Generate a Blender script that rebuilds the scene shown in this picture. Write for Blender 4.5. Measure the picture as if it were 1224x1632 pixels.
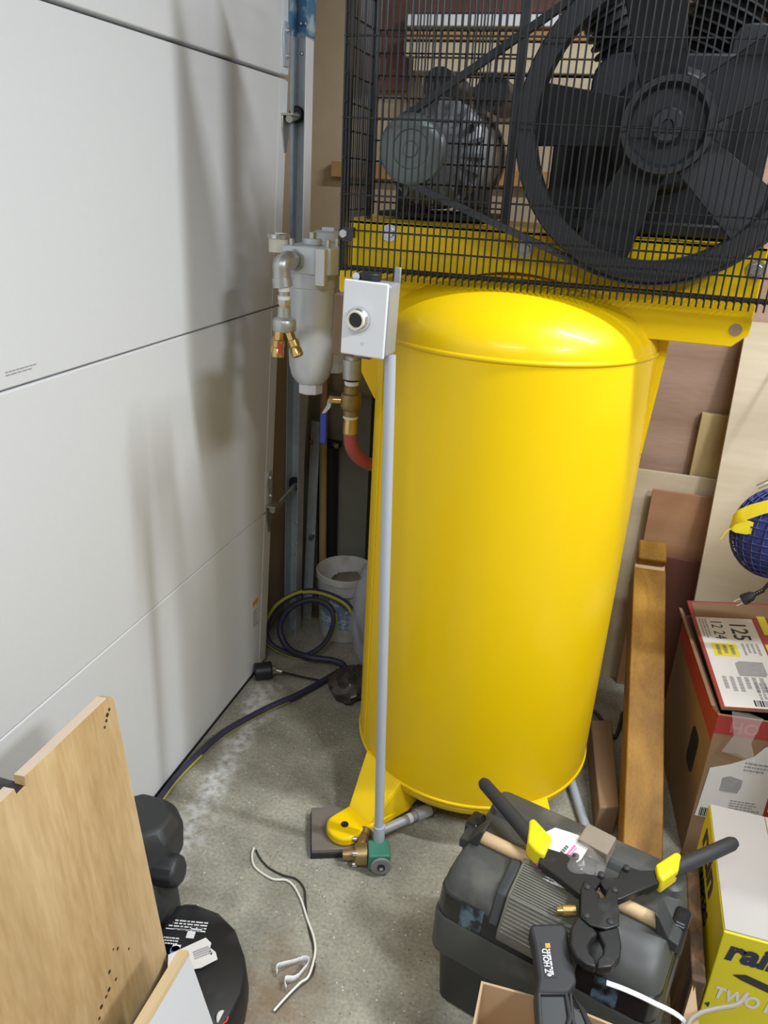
import bpy, bmesh, math, random
from mathutils import Matrix, Vector, noise
random.seed(7)
S = bpy.context.scene
COL = S.collection
for o in list(bpy.data.objects): bpy.data.objects.remove(o)
PI = math.pi
V = Vector

# ------------------------------------------------------------------ camera
cd = bpy.data.cameras.new('camera'); cam = bpy.data.objects.new('camera', cd); COL.objects.link(cam)
cd.sensor_fit = 'HORIZONTAL'; cd.sensor_width = 36.0; cd.lens = 36.0 * 1250 / 1224
cd.clip_start = 0.02; cd.clip_end = 50
cam.matrix_world = Matrix(((0.95667913, -0.15610018, 0.24575958, 0), (0.28683663, 0.36067576, -0.88748957, 0),
                           (0.04989776, 0.9195356, 0.38982622, 1.5), (0, 0, 0, 1)))
S.camera = cam
# ------------------------------------------------------------------ view, world, lamps
S.view_settings.view_transform = 'Standard'; S.view_settings.look = 'None'
S.view_settings.gamma = 1.0; S.view_settings.exposure = 0.0
S.view_settings.use_curve_mapping = False
W_ = bpy.data.worlds.new('world'); S.world = W_; W_.use_nodes = True
W_.node_tree.nodes['Background'].inputs[0].default_value = (0.75, 0.85, 1.0, 1)
W_.node_tree.nodes['Background'].inputs[1].default_value = 0.05
def lamp(name, loc, size, power, col, rot=(0, 0, 0)):
    l = bpy.data.lights.new(name, 'AREA'); l.shape = 'RECTANGLE'; l.size, l.size_y = size
    l.energy = power; l.color = col
    o = bpy.data.objects.new(name, l); COL.objects.link(o); o.location = loc; o.rotation_euler = rot
    return o
lamp('ceiling_tube_lamp', (1.0, 1.36, 2.55), (1.2, 0.09), 50, (0.90, 0.95, 1.0))
lamp('ceiling_tube_lamp.001', (1.6, 0.0, 2.6), (0.3, 0.5), 68, (0.90, 0.95, 1.0))
lamp('front_fill_lamp', (-0.1, -0.6, 2.6), (1.0, 0.4), 27, (0.86, 0.93, 1.0))  # added front fill without a known fixture, brightens camera-facing sides

# ------------------------------------------------------------------ materials
def new_mat(name):
    m = bpy.data.materials.new(name); m.use_nodes = True
    n = m.node_tree; b = n.nodes['Principled BSDF']
    return m, n, b
def mat(name, col, rough=0.5, metal=0.0, var=0.0, scale=20.0, stretch=(1, 1, 1), bump=0.0, bscale=None, spec=0.5, coat=0.0, alpha=1.0, trans=0.0, wear_or_sheen=None, wscale=6.0, wth=0.62):
    m, n, b = new_mat(name)
    b.inputs['Base Color'].default_value = (*col, 1); b.inputs['Roughness'].default_value = rough
    b.inputs['Metallic'].default_value = metal; b.inputs['Specular IOR Level'].default_value = spec
    b.inputs['Coat Weight'].default_value = coat; b.inputs['Alpha'].default_value = alpha
    b.inputs['Transmission Weight'].default_value = trans
    tc = n.nodes.new('ShaderNodeTexCoord'); mp = n.nodes.new('ShaderNodeMapping')
    n.links.new(tc.outputs['Object'], mp.inputs[0]); mp.inputs['Scale'].default_value = stretch
    last = None
    if var > 0:
        t = n.nodes.new('ShaderNodeTexNoise'); t.inputs['Scale'].default_value = scale; t.inputs['Detail'].default_value = 5
        n.links.new(mp.outputs[0], t.inputs['Vector'])
        mx = n.nodes.new('ShaderNodeMix'); mx.data_type = 'RGBA'
        mx.inputs[6].default_value = (*[c * (1 - var) for c in col], 1); mx.inputs[7].default_value = (*[min(1, c * (1 + var)) for c in col], 1)
        n.links.new(t.outputs[0], mx.inputs[0]); last = mx.outputs[2]
    if wear_or_sheen:
        t = n.nodes.new('ShaderNodeTexNoise'); t.inputs['Scale'].default_value = wscale; t.inputs['Detail'].default_value = 6
        n.links.new(tc.outputs['Object'], t.inputs['Vector'])
        r = n.nodes.new('ShaderNodeValToRGB'); r.color_ramp.elements[0].position = wth - 0.06; r.color_ramp.elements[1].position = wth + 0.1
        n.links.new(t.outputs[0], r.inputs[0])
        mx = n.nodes.new('ShaderNodeMix'); mx.data_type = 'RGBA'; n.links.new(r.outputs[0], mx.inputs[0])
        if last: n.links.new(last, mx.inputs[6])
        else: mx.inputs[6].default_value = (*col, 1)
        mx.inputs[7].default_value = (*wear_or_sheen, 1); last = mx.outputs[2]
    if last: n.links.new(last, b.inputs['Base Color'])
    if bump > 0:
        t = n.nodes.new('ShaderNodeTexNoise'); t.inputs['Scale'].default_value = bscale or scale * 4; t.inputs['Detail'].default_value = 3
        n.links.new(mp.outputs[0], t.inputs['Vector'])
        bp = n.nodes.new('ShaderNodeBump'); bp.inputs['Strength'].default_value = bump; bp.inputs['Distance'].default_value = 0.002
        n.links.new(t.outputs[0], bp.inputs['Height']); n.links.new(bp.outputs[0], b.inputs['Normal'])
    return m
def wood(name, c0, c1, axis='x', scale=1.0, rough=0.5, rings=6.0, coat=0.0, contrast=1.0, spec=0.4):
    """long grain along an axis: stretched noise over a distorted wave"""
    m, n, b = new_mat(name); b.inputs['Roughness'].default_value = rough; b.inputs['Coat Weight'].default_value = coat; b.inputs['Specular IOR Level'].default_value = spec
    tc = n.nodes.new('ShaderNodeTexCoord'); mp = n.nodes.new('ShaderNodeMapping'); n.links.new(tc.outputs['Object'], mp.inputs[0])
    s = {'x': (0.12, 1, 1), 'y': (1, 0.12, 1), 'z': (1, 1, 0.12)}[axis]
    mp.inputs['Scale'].default_value = [k * scale for k in s]
    a = n.nodes.new('ShaderNodeTexNoise'); a.inputs['Scale'].default_value = rings; a.inputs['Detail'].default_value = 4; a.inputs['Distortion'].default_value = 1.2
    n.links.new(mp.outputs[0], a.inputs['Vector'])
    mul = n.nodes.new('ShaderNodeMath'); mul.operation = 'MULTIPLY'; mul.inputs[1].default_value = 7.0; n.links.new(a.outputs[0], mul.inputs[0])
    sn = n.nodes.new('ShaderNodeMath'); sn.operation = 'SINE'; n.links.new(mul.outputs[0], sn.inputs[0])
    g = n.nodes.new('ShaderNodeTexNoise'); g.inputs['Scale'].default_value = rings * 25; g.inputs['Detail'].default_value = 3
    n.links.new(mp.outputs[0], g.inputs['Vector'])
    ad = n.nodes.new('ShaderNodeMath'); ad.operation = 'MULTIPLY_ADD'; ad.inputs[1].default_value = 0.22 * contrast; n.links.new(sn.outputs[0], ad.inputs[0])
    gs = n.nodes.new('ShaderNodeMath'); gs.operation = 'MULTIPLY_ADD'; gs.inputs[1].default_value = 0.5; gs.inputs[2].default_value = 0.25; n.links.new(g.outputs[0], gs.inputs[0]); n.links.new(gs.outputs[0], ad.inputs[2])
    r = n.nodes.new('ShaderNodeValToRGB'); r.color_ramp.elements[0].position = 0.25; r.color_ramp.elements[1].position = 0.75
    r.color_ramp.elements[0].color = (*c0, 1); r.color_ramp.elements[1].color = (*c1, 1)
    n.links.new(ad.outputs[0], r.inputs[0])
    lo = n.nodes.new('ShaderNodeTexNoise'); lo.inputs['Scale'].default_value = rings * 1.1; lo.inputs['Detail'].default_value = 2; n.links.new(mp.outputs[0], lo.inputs['Vector'])
    lr = n.nodes.new('ShaderNodeValToRGB'); lr.color_ramp.elements[0].position = 0.35; lr.color_ramp.elements[1].position = 0.65
    lr.color_ramp.elements[0].color = (.82, .80, .76, 1); lr.color_ramp.elements[1].color = (1.06, 1.06, 1.06, 1); n.links.new(lo.outputs[0], lr.inputs[0])
    mx = n.nodes.new('ShaderNodeMix'); mx.data_type = 'RGBA'; mx.blend_type = 'MULTIPLY'; mx.inputs[0].default_value = 1.0
    n.links.new(r.outputs[0], mx.inputs[6]); n.links.new(lr.outputs[0], mx.inputs[7]); n.links.new(mx.outputs[2], b.inputs['Base Color'])
    return m
def floor_mat():
    m, n, b = new_mat('stained_concrete'); L = n.links.new
    b.inputs['Roughness'].default_value = 0.75
    g = n.nodes.new('ShaderNodeNewGeometry')
    def noise_(s, d=5, dist=0):
        t = n.nodes.new('ShaderNodeTexNoise'); t.inputs['Scale'].default_value = s; t.inputs['Detail'].default_value = d; t.inputs['Distortion'].default_value = dist
        L(g.outputs['Position'], t.inputs['Vector']); return t.outputs[0]
    def ramp(src, p0, p1, c0=(0, 0, 0), c1=(1, 1, 1)):
        r = n.nodes.new('ShaderNodeValToRGB'); r.color_ramp.elements[0].position = p0; r.color_ramp.elements[1].position = p1
        r.color_ramp.elements[0].color = (*c0, 1); r.color_ramp.elements[1].color = (*c1, 1); L(src, r.inputs[0]); return r.outputs[0]
    def mix(f, a, c):
        x = n.nodes.new('ShaderNodeMix'); x.data_type = 'RGBA'; L(f, x.inputs[0]); L(a, x.inputs[6])
        if isinstance(c, tuple): x.inputs[7].default_value = (*c, 1)
        else: L(c, x.inputs[7])
        return x.outputs[2]
    def math_(op, a, c=None):
        x = n.nodes.new('ShaderNodeMath'); x.operation = op
        if hasattr(a, 'node'): L(a, x.inputs[0])
        else: x.inputs[0].default_value = a
        if c is not None:
            if hasattr(c, 'node'): L(c, x.inputs[1])
            else: x.inputs[1].default_value = c
        return x.outputs[0]
    base = ramp(noise_(9, 8, .4), 0.3, 0.72, (0.255, 0.240, 0.188), (0.43, 0.405, 0.325))
    fine = ramp(noise_(130, 4), 0.3, 0.7, (0.62, 0.62, 0.62), (1.12, 1.12, 1.12))
    x = n.nodes.new('ShaderNodeMix'); x.data_type = 'RGBA'; x.blend_type = 'MULTIPLY'; x.inputs[0].default_value = 0.75
    L(base, x.inputs[6]); L(fine, x.inputs[7]); c = x.outputs[2]
    # grit: dark and light flecks
    for sc, th, colr in ((95, 0.10, (0.06, 0.055, 0.05)), (70, 0.085, (0.75, 0.73, 0.66))):
        v = n.nodes.new('ShaderNodeTexVoronoi'); v.inputs['Scale'].default_value = sc; v.inputs['Randomness'].default_value = 1
        L(g.outputs['Position'], v.inputs['Vector'])
        f1 = ramp(v.outputs['Distance'], th, th + 0.06, (1, 1, 1), (0, 0, 0))
        sel = n.nodes.new('ShaderNodeSeparateColor'); L(v.outputs['Color'], sel.inputs[0])
        f2 = math_('GREATER_THAN', sel.outputs[0], 0.68)
        c = mix(math_('MULTIPLY', f1, f2), c, colr)
    sp = n.nodes.new('ShaderNodeSeparateXYZ'); L(g.outputs['Position'], sp.inputs[0])
    X, Y = sp.outputs[0], sp.outputs[1]
    # white lime line running beside the door
    d = math_('ABSOLUTE', math_('ADD', X, math_('ADD', math_('MULTIPLY', math_('ADD', Y, -1.6), 0.10), 0.845)))
    d = math_('ADD', d, math_('MULTIPLY', math_('ADD', noise_(14, 6), -0.5), 0.16))
    f = ramp(d, 0.0, 0.055, (1, 1, 1), (0, 0, 0)); f = math_('MULTIPLY', f, ramp(noise_(45, 4), 0.35, 0.6))
    f = math_('MULTIPLY', math_('MULTIPLY', f, 0.95), ramp(math_('ADD', Y, -1.2), 0.68, 0.80, (1, 1, 1), (0, 0, 0)))
    c = mix(f, c, (0.62, 0.62, 0.60))
    # rust brown stains near the front
    for (cx, cy, rad, amt) in ((-0.47, 0.92, 0.15, 0.65), (-0.45, 1.03, 0.1, 0.35), (-0.36, 0.90, 0.13, 0.3)):
        dx = math_('POWER', math_('ADD', X, -cx), 2.0); dy = math_('POWER', math_('ADD', Y, -cy), 2.0)
        dd = math_('ADD', math_('SQRT', math_('ADD', dx, dy)), math_('MULTIPLY', math_('ADD', noise_(16, 5), -0.5), 0.18))
        c = mix(math_('MULTIPLY', ramp(dd, 0.0, rad, (1, 1, 1), (0, 0, 0)), amt), c, (0.20, 0.115, 0.05))
    L(c, b.inputs['Base Color'])
    bp = n.nodes.new('ShaderNodeBump'); bp.inputs['Strength'].default_value = 0.25; bp.inputs['Distance'].default_value = 0.002
    L(noise_(160, 4), bp.inputs['Height']); L(bp.outputs[0], b.inputs['Normal'])
    return m
M = {}
M['floor'] = floor_mat()
M['door'] = mat('white_door_steel', (0.72, 0.73, 0.74), 0.55, var=0.015, scale=60, bump=0.10, bscale=500)
M['doorgap'] = mat('dark_seam', (0.05, 0.045, 0.04), 0.8)
M['galv'] = mat('galvanized_steel', (0.50, 0.54, 0.58), 0.42, 0.35, var=0.18, scale=45)
M['galv_bright'] = mat('bright_galvanized', (0.86, 0.87, 0.90), 0.35, 0.15, var=0.03, scale=30)
M['zinc'] = mat('zinc_plate', (0.55, 0.54, 0.50), 0.35, 0.85, var=0.1, scale=60)
M['bluefilm'] = mat('blue_film', (0.10, 0.25, 0.42), 0.35, 0.2, var=0.35, scale=30, wear_or_sheen=(0.55, 0.66, 0.68), wscale=25, wth=.55)
M['black'] = mat('black_plastic', (0.016, 0.016, 0.018), 0.45)
M['blackrub'] = mat('black_rubber', (0.02, 0.02, 0.021), 0.75)
M['wallboard'] = mat('beige_board', (0.46, 0.37, 0.245), 0.8, var=0.12, scale=12, bump=.1)
M['wallwhite'] = mat('plank_wall', (0.30, 0.25, 0.19), 0.8, var=.05, scale=8)
M['ceilingm'] = mat('plank_ceiling', (0.34, 0.29, 0.22), 0.85, var=.04, scale=8)
M['concrete'] = mat('grey_concrete', (0.30, 0.295, 0.24), 0.85, var=0.2, scale=10, bump=.2)
M['jamb'] = mat('jamb_wood', (0.42, 0.33, 0.21), 0.7, var=0.2, scale=10, stretch=(1, 1, .1))
M['yellow'] = mat('yellow_enamel', (0.90, 0.60, 0.003), 0.34, var=0.02, scale=9, spec=0.3, coat=0.08, bump=0.03, bscale=90)
M['blackwire'] = mat('black_coated_wire', (0.018, 0.018, 0.020), 0.32, spec=.6)
M['castdark'] = mat('dark_cast_iron', (0.016, 0.018, 0.021), 0.55, 0.2, var=0.2, scale=30, bump=.15)
M['flywheel'] = mat('charcoal_flywheel', (0.034, 0.036, 0.041), 0.5, 0.15, var=0.12, scale=30)
M['motor'] = mat('motor_grey', (0.24, 0.25, 0.27), 0.42, 0.4, var=0.1, scale=30)
M['pulley'] = mat('pulley_grey_green', (0.16, 0.19, 0.185), 0.28, 0.3, var=0.06, scale=20)
M['belt'] = mat('belt_rubber', (0.045, 0.048, 0.055), 0.6)
M['chrome'] = mat('bright_bolt', (0.75, 0.76, 0.78), 0.25, 0.9)
M['silver'] = mat('silver_paint', (0.66, 0.685, 0.73), 0.36, 0.2, var=0.04, scale=25)
M['silver2'] = mat('silver_light_paint', (0.74, 0.75, 0.77), 0.40, 0.1, var=0.03, scale=25)
M['malleable'] = mat('galvanized_fitting', (0.52, 0.53, 0.51), 0.38, 0.7, var=0.15, scale=60)
M['brass'] = mat('brass', (0.72, 0.52, 0.20), 0.28, 0.9, var=0.12, scale=50)
M['brassold'] = mat('dull_brass', (0.36, 0.26, 0.12), 0.42, 0.8, var=0.2, scale=50)
M['tape'] = mat('white_tape', (0.82, 0.82, 0.82), 0.6, var=0.05, scale=60)
M['red'] = mat('red_tag', (0.65, 0.05, 0.03), 0.5)
M['redhose'] = mat('faded_red_hose', (0.42, 0.085, 0.075), 0.55, var=0.08, scale=40)
M['bluehandle'] = mat('blue_vinyl', (0.03, 0.05, 0.36), 0.4)
M['plate'] = mat('white_plate', (0.80, 0.81, 0.84), 0.4)
M['boxgrey'] = mat('grey_box', (0.36, 0.37, 0.38), 0.45, 0.2)
M['brownblock'] = wood('brown_block', (0.20, 0.12, 0.07), (0.27, 0.17, 0.10), 'z')
M['cream'] = mat('cream_ring', (0.80, 0.76, 0.62), 0.45)
M['pvc'] = mat('grey_pvc', (0.44, 0.47, 0.53), 0.45, var=0.03, scale=20)
M['green'] = mat('green_coil', (0.05, 0.22, 0.15), 0.5, var=.1, scale=40)
M['greyface'] = mat('grey_round', (0.30, 0.28, 0.29), 0.5)
M['padsteel'] = mat('bare_plate', (0.24, 0.21, 0.18), 0.55, 0.4, var=0.25, scale=30)
M['hose'] = mat('navy_hose', (0.035, 0.033, 0.070), 0.5)
M['hosestripe'] = mat('yellow_hose_stripe', (0.42, 0.40, 0.045), 0.5)
M['bucket'] = mat('white_bucket_plastic', (0.62, 0.62, 0.60), 0.5, var=.06, scale=12, wear_or_sheen=(0.45, .42, .36), wscale=14)
M['bucketprint'] = mat('blue_bucket_print', (0.22, 0.32, 0.50), 0.5, var=.5, scale=70, wear_or_sheen=(0.62, .66, .70), wscale=70, wth=.52)
M['rag'] = mat('grey_rag', (0.22, 0.19, 0.155), 0.9, var=0.4, scale=14)
M['clear'] = mat('clear_bluish_bag', (0.55, 0.60, 0.78), 0.15, alpha=0.38, var=.1, scale=20)
M['film'] = mat('clear_film', (0.75, 0.72, 0.70), 0.12, alpha=0.16)
M['darkbag'] = mat('dark_film', (0.055, 0.045, 0.04), 0.25, var=.4, scale=30)
M['broom'] = wood('broom_wood', (0.42, 0.27, 0.13), (0.52, 0.35, 0.18), 'z', rough=.5)
M['dowel'] = wood('dowel_wood', (0.62, 0.44, 0.24), (0.72, 0.53, 0.31), 'x', rough=.5)
M['wire_w'] = mat('white_wire', (0.80, 0.77, 0.68), 0.5)
M['wire_b'] = mat('black_wire', (0.03, 0.028, 0.022), 0.5)
M['toolgrey'] = mat('grey_tool_plastic', (0.062, 0.064, 0.060), 0.48, var=0.14, scale=18, wear_or_sheen=(0.14, .13, .11), wscale=9, wth=.66)
M['toolbody'] = mat('dark_grey_tool_plastic', (0.038, 0.041, 0.041), 0.5, var=0.15, scale=18)
M['toolband'] = mat('black_glossy_band', (0.012, 0.013, 0.016), 0.25)
M['toolrib'] = mat('worn_grey_ribs', (0.155, 0.15, 0.122), 0.6, var=.2, scale=30)
M['toolblack'] = mat('black_tool_steel', (0.018, 0.018, 0.019), 0.38, 0.2, wear_or_sheen=(0.05, .05, .05), wscale=20)
M['toolyellow'] = mat('yellow_vinyl_collar', (0.80, 0.66, 0.01), 0.4)
M['grip'] = mat('dark_grey_grip', (0.026, 0.026, 0.028), 0.6)
M['kraft'] = mat('kraft_cardboard', (0.50, 0.345, 0.20), 0.8, var=0.05, scale=20, stretch=(1, 1, .3))
M['kraft_old'] = mat('old_cardboard', (0.255, 0.155, 0.085), 0.8, var=0.12, scale=14)
M['cartonred'] = mat('carton_red', (0.36, 0.040, 0.038), 0.5, var=.1, scale=20)
M['cartonorange'] = mat('carton_orange', (0.75, 0.34, 0.03), 0.5)
M['paper'] = mat('white_paper', (0.72, 0.70, 0.68), 0.55, var=.03, scale=30)
M['ink'] = mat('black_ink', (0.025, 0.025, 0.03), 0.6)
M['inkgrey'] = mat('grey_ink', (0.34, 0.33, 0.34), 0.6, var=.2, scale=60)
M['inkyellow'] = mat('yellow_ink', (0.78, 0.66, 0.03), 0.5)
M['inkpink'] = mat('pink_ink', (0.72, 0.10, 0.42), 0.5)
M['inkwhite'] = mat('white_ink', (0.70, 0.70, 0.70), 0.5)
M['inkblue'] = mat('blue_ink', (0.10, 0.14, 0.42), 0.5)
M['inknavy'] = mat('navy_ink', (0.015, 0.018, 0.06), 0.5)
M['yellowcard'] = mat('yellow_carton', (0.70, 0.60, 0.01), 0.45, var=.05, scale=15)
M['cardtop'] = mat('grey_white_carton', (0.44, 0.41, 0.385), 0.65, var=.05, scale=10)
M['maple'] = wood('pale_plywood', (0.50, 0.325, 0.145), (0.78, 0.575, 0.325), 'z', 1.0, .5, 4.0, contrast=.9)
M['mapleedge'] = mat('plywood_edge', (0.62, 0.50, 0.37), 0.7, var=.1, scale=12)
M['burn'] = mat('dark_scorch', (0.05, 0.03, 0.018), 0.8)
M['melamine'] = mat('white_melamine', (0.68, 0.70, 0.72), 0.45)
M['pine'] = wood('pine_edge', (0.66, 0.50, 0.28), (0.76, 0.62, 0.40), 'y', rough=.5)
M['seat'] = mat('black_seat_fabric', (0.012, 0.012, 0.013), 0.5, wear_or_sheen=(0.035, .035, .038), wscale=12, wth=.6)
M['housing'] = mat('charcoal_moulded_plastic', (0.035, 0.036, 0.038), 0.5, var=.1, scale=60, bump=.1)
M['post'] = wood('varnished_post', (0.25, 0.115, 0.012), (0.40, 0.205, 0.026), 'y', 1.0, .5, 9.0, spec=.25)
M['postend'] = wood('post_end', (0.52, 0.33, 0.17), (0.60, 0.42, 0.25), 'x', 3)
M['birch'] = wood('birch_plywood', (0.60, 0.50, 0.355), (0.70, 0.61, 0.46), 'x', 1.0, .6, 3.0)
M['pinkply'] = wood('pinkish_plywood', (0.36, 0.23, 0.165), (0.47, 0.32, 0.24), 'x', 1.3, .6, 5.0)
M['lightply'] = wood('light_pine_plywood', (0.52, 0.42, 0.29), (0.60, 0.51, 0.37), 'x', 1.0, .6, 4.0)
M['redply'] = wood('red_brown_panel', (0.36, 0.185, 0.095), (0.42, 0.23, 0.125), 'x', 1.0, .5, 5.0)
M['darkred'] = mat('dark_red_panel', (0.13, 0.045, 0.030), 0.6, var=.15, scale=14)
M['stud'] = wood('pine_stud', (0.50, 0.37, 0.17), (0.62, 0.48, 0.25), 'z', 1.2, .6, 6.0)
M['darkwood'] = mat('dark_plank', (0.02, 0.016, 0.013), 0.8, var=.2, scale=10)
M['oldwood'] = wood('weathered_plank', (0.085, 0.05, 0.03), (0.20, 0.11, 0.055), 'z', 1.5, .7, 8.0, contrast=2)
M['mahogany'] = wood('mahogany_board', (0.13, 0.055, 0.045), (0.18, 0.08, 0.065), 'x')
M['lumber'] = wood('pale_lumber', (0.62, 0.52, 0.36), (0.76, 0.66, 0.48), 'x')
M['lumber2'] = wood('orange_lumber', (0.44, 0.26, 0.10), (0.54, 0.33, 0.14), 'x')
M['mesh_blue'] = mat('blue_mesh_fabric', (0.035, 0.045, 0.20), 0.6, var=.2, scale=40)
M['inkred'] = mat('pink_red_ink', (0.50, 0.11, 0.10), 0.5)
M['scrapwood'] = mat('grey_brown_wood', (0.27, 0.22, 0.165), 0.8, var=.15, scale=30)
M['sheenblue'] = mat('blue_sheen_paint', (0.014, 0.016, 0.02), 0.3, wear_or_sheen=(0.10, .17, .23), wscale=45, wth=.52)  # bluish mottle paints a reflection on the glossy band
M['tan'] = mat('tan_cord', (0.30, 0.27, 0.22), 0.6)
M['strap'] = mat('yellow_strap', (0.78, 0.62, 0.02), 0.5, var=.06, scale=60)

# ------------------------------------------------------------------ mesh builder
class MB:
    def __init__(s, mtx=None): s.v = []; s.f = []; s.mi = []; s.M = mtx
    def add(s, vs, fs, mi=0, m=None):
        k = len(s.v)
        for p in vs:
            p = V(p)
            if m is not None: p = m @ p
            if s.M is not None: p = s.M @ p
            s.v.append(p)
        for i, f in enumerate(fs):
            s.f.append([a + k for a in f]); s.mi.append(mi[i] if isinstance(mi, list) else mi)
        return s
    def box(s, lo, hi, m=None, mi=0):
        x0, y0, z0 = lo; x1, y1, z1 = hi
        vs = [(x0, y0, z0), (x1, y0, z0), (x1, y1, z0), (x0, y1, z0), (x0, y0, z1), (x1, y0, z1), (x1, y1, z1), (x0, y1, z1)]
        return s.add(vs, [(0, 3, 2, 1), (4, 5, 6, 7), (0, 1, 5, 4), (1, 2, 6, 5), (2, 3, 7, 6), (3, 0, 4, 7)], mi, m)
    def loft(s, rings, cap=True, closed=False, mi=0, m=None):
        n = len(rings[0]); vs = [p for r in rings for p in r]; fs = []
        R = len(rings)
        for i in range(R if closed else R - 1):
            a = i * n; b = ((i + 1) % R) * n
            for j in range(n):
                k = (j + 1) % n; fs.append((a + j, a + k, b + k, b + j))
        if cap and not closed:
            fs.append(tuple(range(n - 1, -1, -1))); fs.append(tuple(range((R - 1) * n, R * n)))
        return s.add(vs, fs, mi, m)
    def tube(s, pts, r, seg=10, cap=True, closed=False, stripe=None, m=None):
        pts = [V(p) for p in pts]; n = len(pts); rad = r if isinstance(r, (list, tuple)) else [r] * n
        T = []
        for i in range(n):
            if closed: t = pts[(i + 1) % n] - pts[i - 1]
            else: t = pts[min(i + 1, n - 1)] - pts[max(i - 1, 0)]
            T.append(t.normalized() if t.length > 1e-9 else V((0, 0, 1)))
        up = V((0, 0, 1)) if abs(T[0].z) < 0.9 else V((1, 0, 0))
        u = (up - T[0] * up.dot(T[0])).normalized(); rings = []
        for i in range(n):
            u = (u - T[i] * u.dot(T[i])).normalized(); w = T[i].cross(u)
            rings.append([pts[i] + (u * math.cos(2 * PI * j / seg) + w * math.sin(2 * PI * j / seg)) * rad[i] for j in range(seg)])
        mi = 0
        if stripe:
            mi = []
            for i in range(n if closed else n - 1):
                for j in range(seg):
                    ph = (j - stripe[1] * i) % seg
                    mi.append(1 if ph < stripe[0] else 0)
            if cap and not closed: mi += [0, 0]
        return s.loft(rings, cap, closed, mi, m)
    def cyl(s, p0, p1, r0, r1=None, seg=20, m=None): return s.tube([p0, p1], [r0, r0 if r1 is None else r1], seg, m=m)
    def hexa(s, p0, p1, r, m=None): return s.tube([p0, p1], r, 6, m=m)
    def lathe(s, prof, c=(0, 0, 0), axis='z', seg=32, a0=0, a1=2 * PI, m=None, mi=0):
        full = abs(a1 - a0 - 2 * PI) < 1e-6; n = seg if full else seg + 1; vs = []
        for r, h in prof:
            for j in range(n):
                a = a0 + (a1 - a0) * j / seg; x, y = r * math.cos(a), r * math.sin(a)
                p = {'z': (x, y, h), 'y': (x, h, y), 'x': (h, x, y)}[axis]
                vs.append((c[0] + p[0], c[1] + p[1], c[2] + p[2]))
        fs = []
        for i in range(len(prof) - 1):
            for j in range(n if full else n - 1):
                k = (j + 1) % n; q = (i * n + j, i * n + k, (i + 1) * n + k, (i + 1) * n + j)
                fs.append(q if axis != 'y' else q[::-1])
        return s.add(vs, fs, mi, m)
    def prism(s, poly, a, b, axis='z', m=None, mi=0):
        """polygon extruded; a and b are numbers or functions of the two polygon coordinates"""
        fa = a if callable(a) else (lambda x, y: a); fb = b if callable(b) else (lambda x, y: b)
        def P(p, h): return {'z': (p[0], p[1], h), 'y': (p[0], h, p[1]), 'x': (h, p[0], p[1])}[axis]
        n = len(poly); vs = [P(p, fa(*p)) for p in poly] + [P(p, fb(*p)) for p in poly]
        fs = [tuple(range(n - 1, -1, -1)), tuple(range(n, 2 * n))] + [(i, (i + 1) % n, n + (i + 1) % n, n + i) for i in range(n)]
        return s.add(vs, fs, mi, m)
    def sphere(s, c, r, seg=16, rings=10, m=None):
        if not isinstance(r, (tuple, list)): r = (r, r, r)
        rr = []
        for i in range(1, rings):
            th = PI * i / rings
            rr.append([(c[0] + r[0] * math.sin(th) * math.cos(2 * PI * j / seg), c[1] + r[1] * math.sin(th) * math.sin(2 * PI * j / seg), c[2] - r[2] * math.cos(th)) for j in range(seg)])
        return s.loft(rr, True, m=m)
WL = {}
def obj(name, mb, m, parent=None, smooth=40, bev=0, loc=None, kind=None, label=None, bseg=2):
    me = bpy.data.meshes.new(name)
    base = WL[parent.name] if parent is not None else V(loc or (0, 0, 0))
    me.from_pydata([v - base for v in mb.v], [], mb.f)
    ms = m if isinstance(m, list) else [m]
    for k in ms: me.materials.append(M[k] if isinstance(k, str) else k)
    me.polygons.foreach_set('material_index', mb.mi)
    bm = bmesh.new(); bm.from_mesh(me); bmesh.ops.recalc_face_normals(bm, faces=bm.faces); bm.to_mesh(me); bm.free()
    if smooth:
        me.polygons.foreach_set('use_smooth', [True] * len(me.polygons)); me.set_sharp_from_angle(angle=math.radians(smooth))
    me.update()
    o = bpy.data.objects.new(name, me); COL.objects.link(o)
    if parent is not None: o.parent = parent
    else: o.location = base
    WL[o.name] = base.copy()
    if bev:
        b = o.modifiers.new('bevel', 'BEVEL'); b.width = bev; b.segments = bseg; b.limit_method = 'ANGLE'; b.angle_limit = math.radians(35)
    if kind: o['kind'] = kind
    if label: o['label'] = label
    return o
def tag(o, label, cat, group=None):
    o['label'] = label; o['category'] = cat
    if group: o['group'] = group
    return o
def thing(name, label, cat, loc=(0, 0, 0), group=None):
    o = bpy.data.objects.new(name, None); COL.objects.link(o); o.location = loc; o.empty_display_size = .05
    WL[o.name] = V(loc); return tag(o, label, cat, group)
def struct(name, mb, m, parent=None, **k):
    o = obj(name, mb, m, parent, **k)
    if parent is None: o['kind'] = 'structure'
    return o
def text(body, size, mtx, m, parent, name='printed_text', bold=0.0, shear=0.0, sx=1.0, align='LEFT'):
    c = bpy.data.curves.new(name, 'FONT'); c.body = body; c.size = size; c.extrude = 0.0002; c.offset = bold; c.shear = shear; c.align_x = align
    c.resolution_u = 3
    c.materials.append(M[m]); o = bpy.data.objects.new(name, c); COL.objects.link(o)
    bpy.context.view_layer.update()
    me = bpy.data.meshes.new_from_object(o); me.name = name; bpy.data.objects.remove(o)
    me.transform(Matrix.Translation(-WL[parent.name]) @ mtx @ Matrix.Diagonal((sx, 1, 1, 1)))
    o = bpy.data.objects.new(name, me); COL.objects.link(o); o.parent = parent
    WL[o.name] = WL[parent.name]
    return o
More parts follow.
